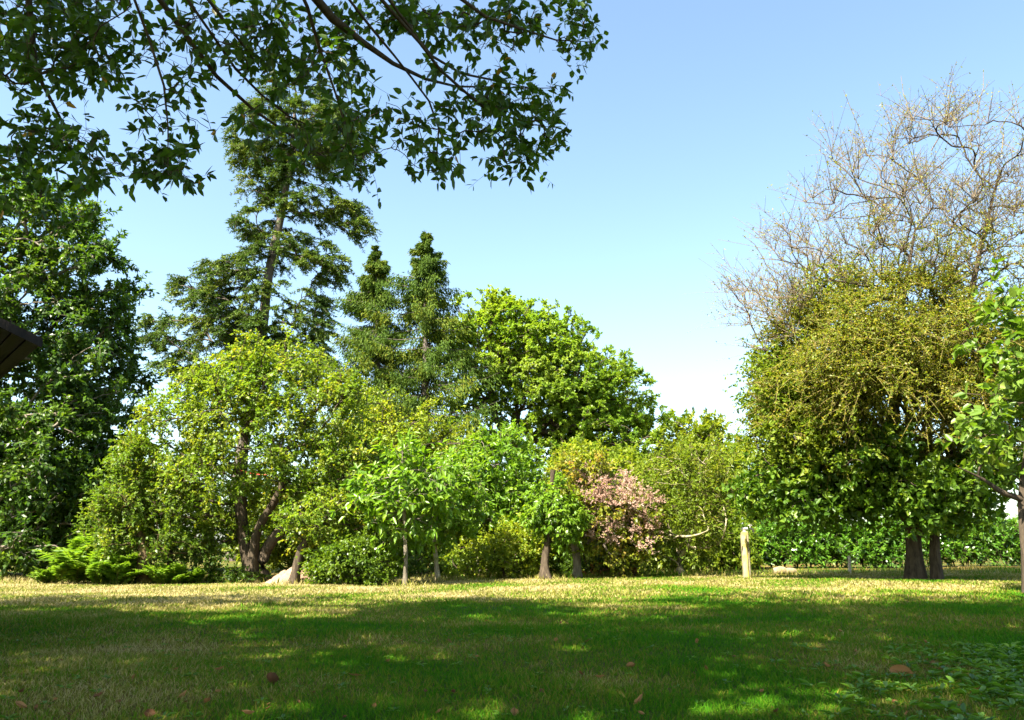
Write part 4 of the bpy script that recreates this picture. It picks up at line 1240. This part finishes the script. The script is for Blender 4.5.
def put_leaf(px, py, L, Wd, a, up, label, group=None, src=None):
    v = (360 - py) / FPX
    dz = (SP + v * CP); dy = (CP - v * SP)
    t = CAM_H / -dz
    for _ in range(4):
        x, y = (px - 512) / FPX * t, dy * t
        t = (CAM_H - float(gz(x, y)) - .03) / -dz
    x, y = (px - 512) / FPX * t, dy * t
    if src is None:
        o = leaf_mesh("fallen_leaf", L, Wd, a, up).build("fallen_leaf", dry, smooth=True)
    else:
        o = src.copy(); COL.objects.link(o)
        s = rng.uniform(.45, 1.0); o.scale = (s, s, s)
    o.location = (x, y, float(gz(x, y)) + .02)
    o.rotation_euler = (rng.normal() * .45, rng.normal() * .45, rng.uniform(0, 6.28))
    tag(o, label, "leaf", group)
    return o


put_leaf(903, 671, .15, .10, .9, .05, "largest orange brown curled leaf, lying beside the weeds")
put_leaf(930, 661, .09, .06, .7, .03, "tan dry leaf lying just behind the largest orange leaf")
put_leaf(271, 680, .10, .075, .0, .06, "darkest brown curled leaf lying in the shaded lawn")
put_leaf(355, 674, .075, .06, .75, .02, "rust orange flat leaf lying right of the darkest curled leaf")
GL = "small dry brown leaf lying in the shaded lawn grass"
srcs = [put_leaf(640, 700, .07, .035, 1, .04, GL, "small fallen leaves on the lawn"), put_leaf(150, 712, .05, .04, .1, .03, GL, "small fallen leaves on the lawn"), put_leaf(630, 664, .06, .04, .6, .03, GL, "small fallen leaves on the lawn"), put_leaf(706, 668, .05, .035, .3, .02, GL, "small fallen leaves on the lawn"), put_leaf(600, 676, .06, .04, .85, .03, GL, "small fallen leaves on the lawn")]
for (px, py) in [(410, 625), (405, 640), (560, 622), (1000, 665), (250, 712), (440, 710), (90, 690), (30, 690), (120, 700), (640, 712), (180, 668), (330, 655), (480, 655), (760, 690), (820, 665), (985, 690), (700, 640), (60, 660), (385, 660), (300, 700), (200, 700), (860, 650),
                 (540, 690), (450, 640), (215, 690), (955, 705), (735, 655), (15, 705), (150, 640), (590, 640), (425, 690), (660, 690), (780, 710), (490, 620), (840, 630), (920, 640), (345, 715), (520, 712), (975, 655), (70, 712), (40, 705), (52, 698), (100, 694), (185, 694), (192, 700), (268, 702), (262, 706), (410, 652), (560, 640), (690, 672), (575, 672), (940, 668), (968, 690), (890, 700), (905, 712), (130, 676), (230, 668), (310, 690), (375, 704), (455, 690)]:
    put_leaf(px + rng.normal() * 4, py, 0, 0, 0, 0, GL, "small fallen leaves on the lawn", src=srcs[rng.integers(5)])


# ---- weeds bottom right ----------------------------------------------------------
def weeds():
    mb = MeshBits()
    for k in range(640):
        y = rng.uniform(3.2, 6.6); x = rng.normal(2.75 + (y - 4.5) * .5, .55)
        if x < 1.5: x += 1.2
        if k >= 420: y = rng.uniform(3, 8); x = rng.uniform(-.65, .65) * y
        p = np.array([x, y, float(gz(x, y)) + .02])
        n = rng.integers(5, 11)
        az = rng.uniform(0, 6.28, n)
        D = np.stack([np.cos(az), np.sin(az), rng.uniform(.15, .9, n)], 1)
        L = rng.uniform(.035, .075) if k < 420 else rng.uniform(.018, .04)
        leaves(mb, np.repeat(p[None], n, 0) + D * L * .25, D, norm(np.array([0, 0, 1.]) + rng.normal(size=(n, 3)) * .2), L * rng.uniform(.7, 1.2, n), L * .42, rng.uniform(0, 1, n), fine=True, fold=.2, curl=.35)
    tag(mb.build("ground_cover", leaf_mat("leaf_weed", [(0, (.04, .11, .02)), (1, (.10, .20, .04))], rough=.4), None), "broad leaved green weeds spreading in the lawn at the lower right", "weeds", kind='stuff')


weeds()
grass()
print("verts", sum(len(m.vertices) for m in bpy.data.meshes))
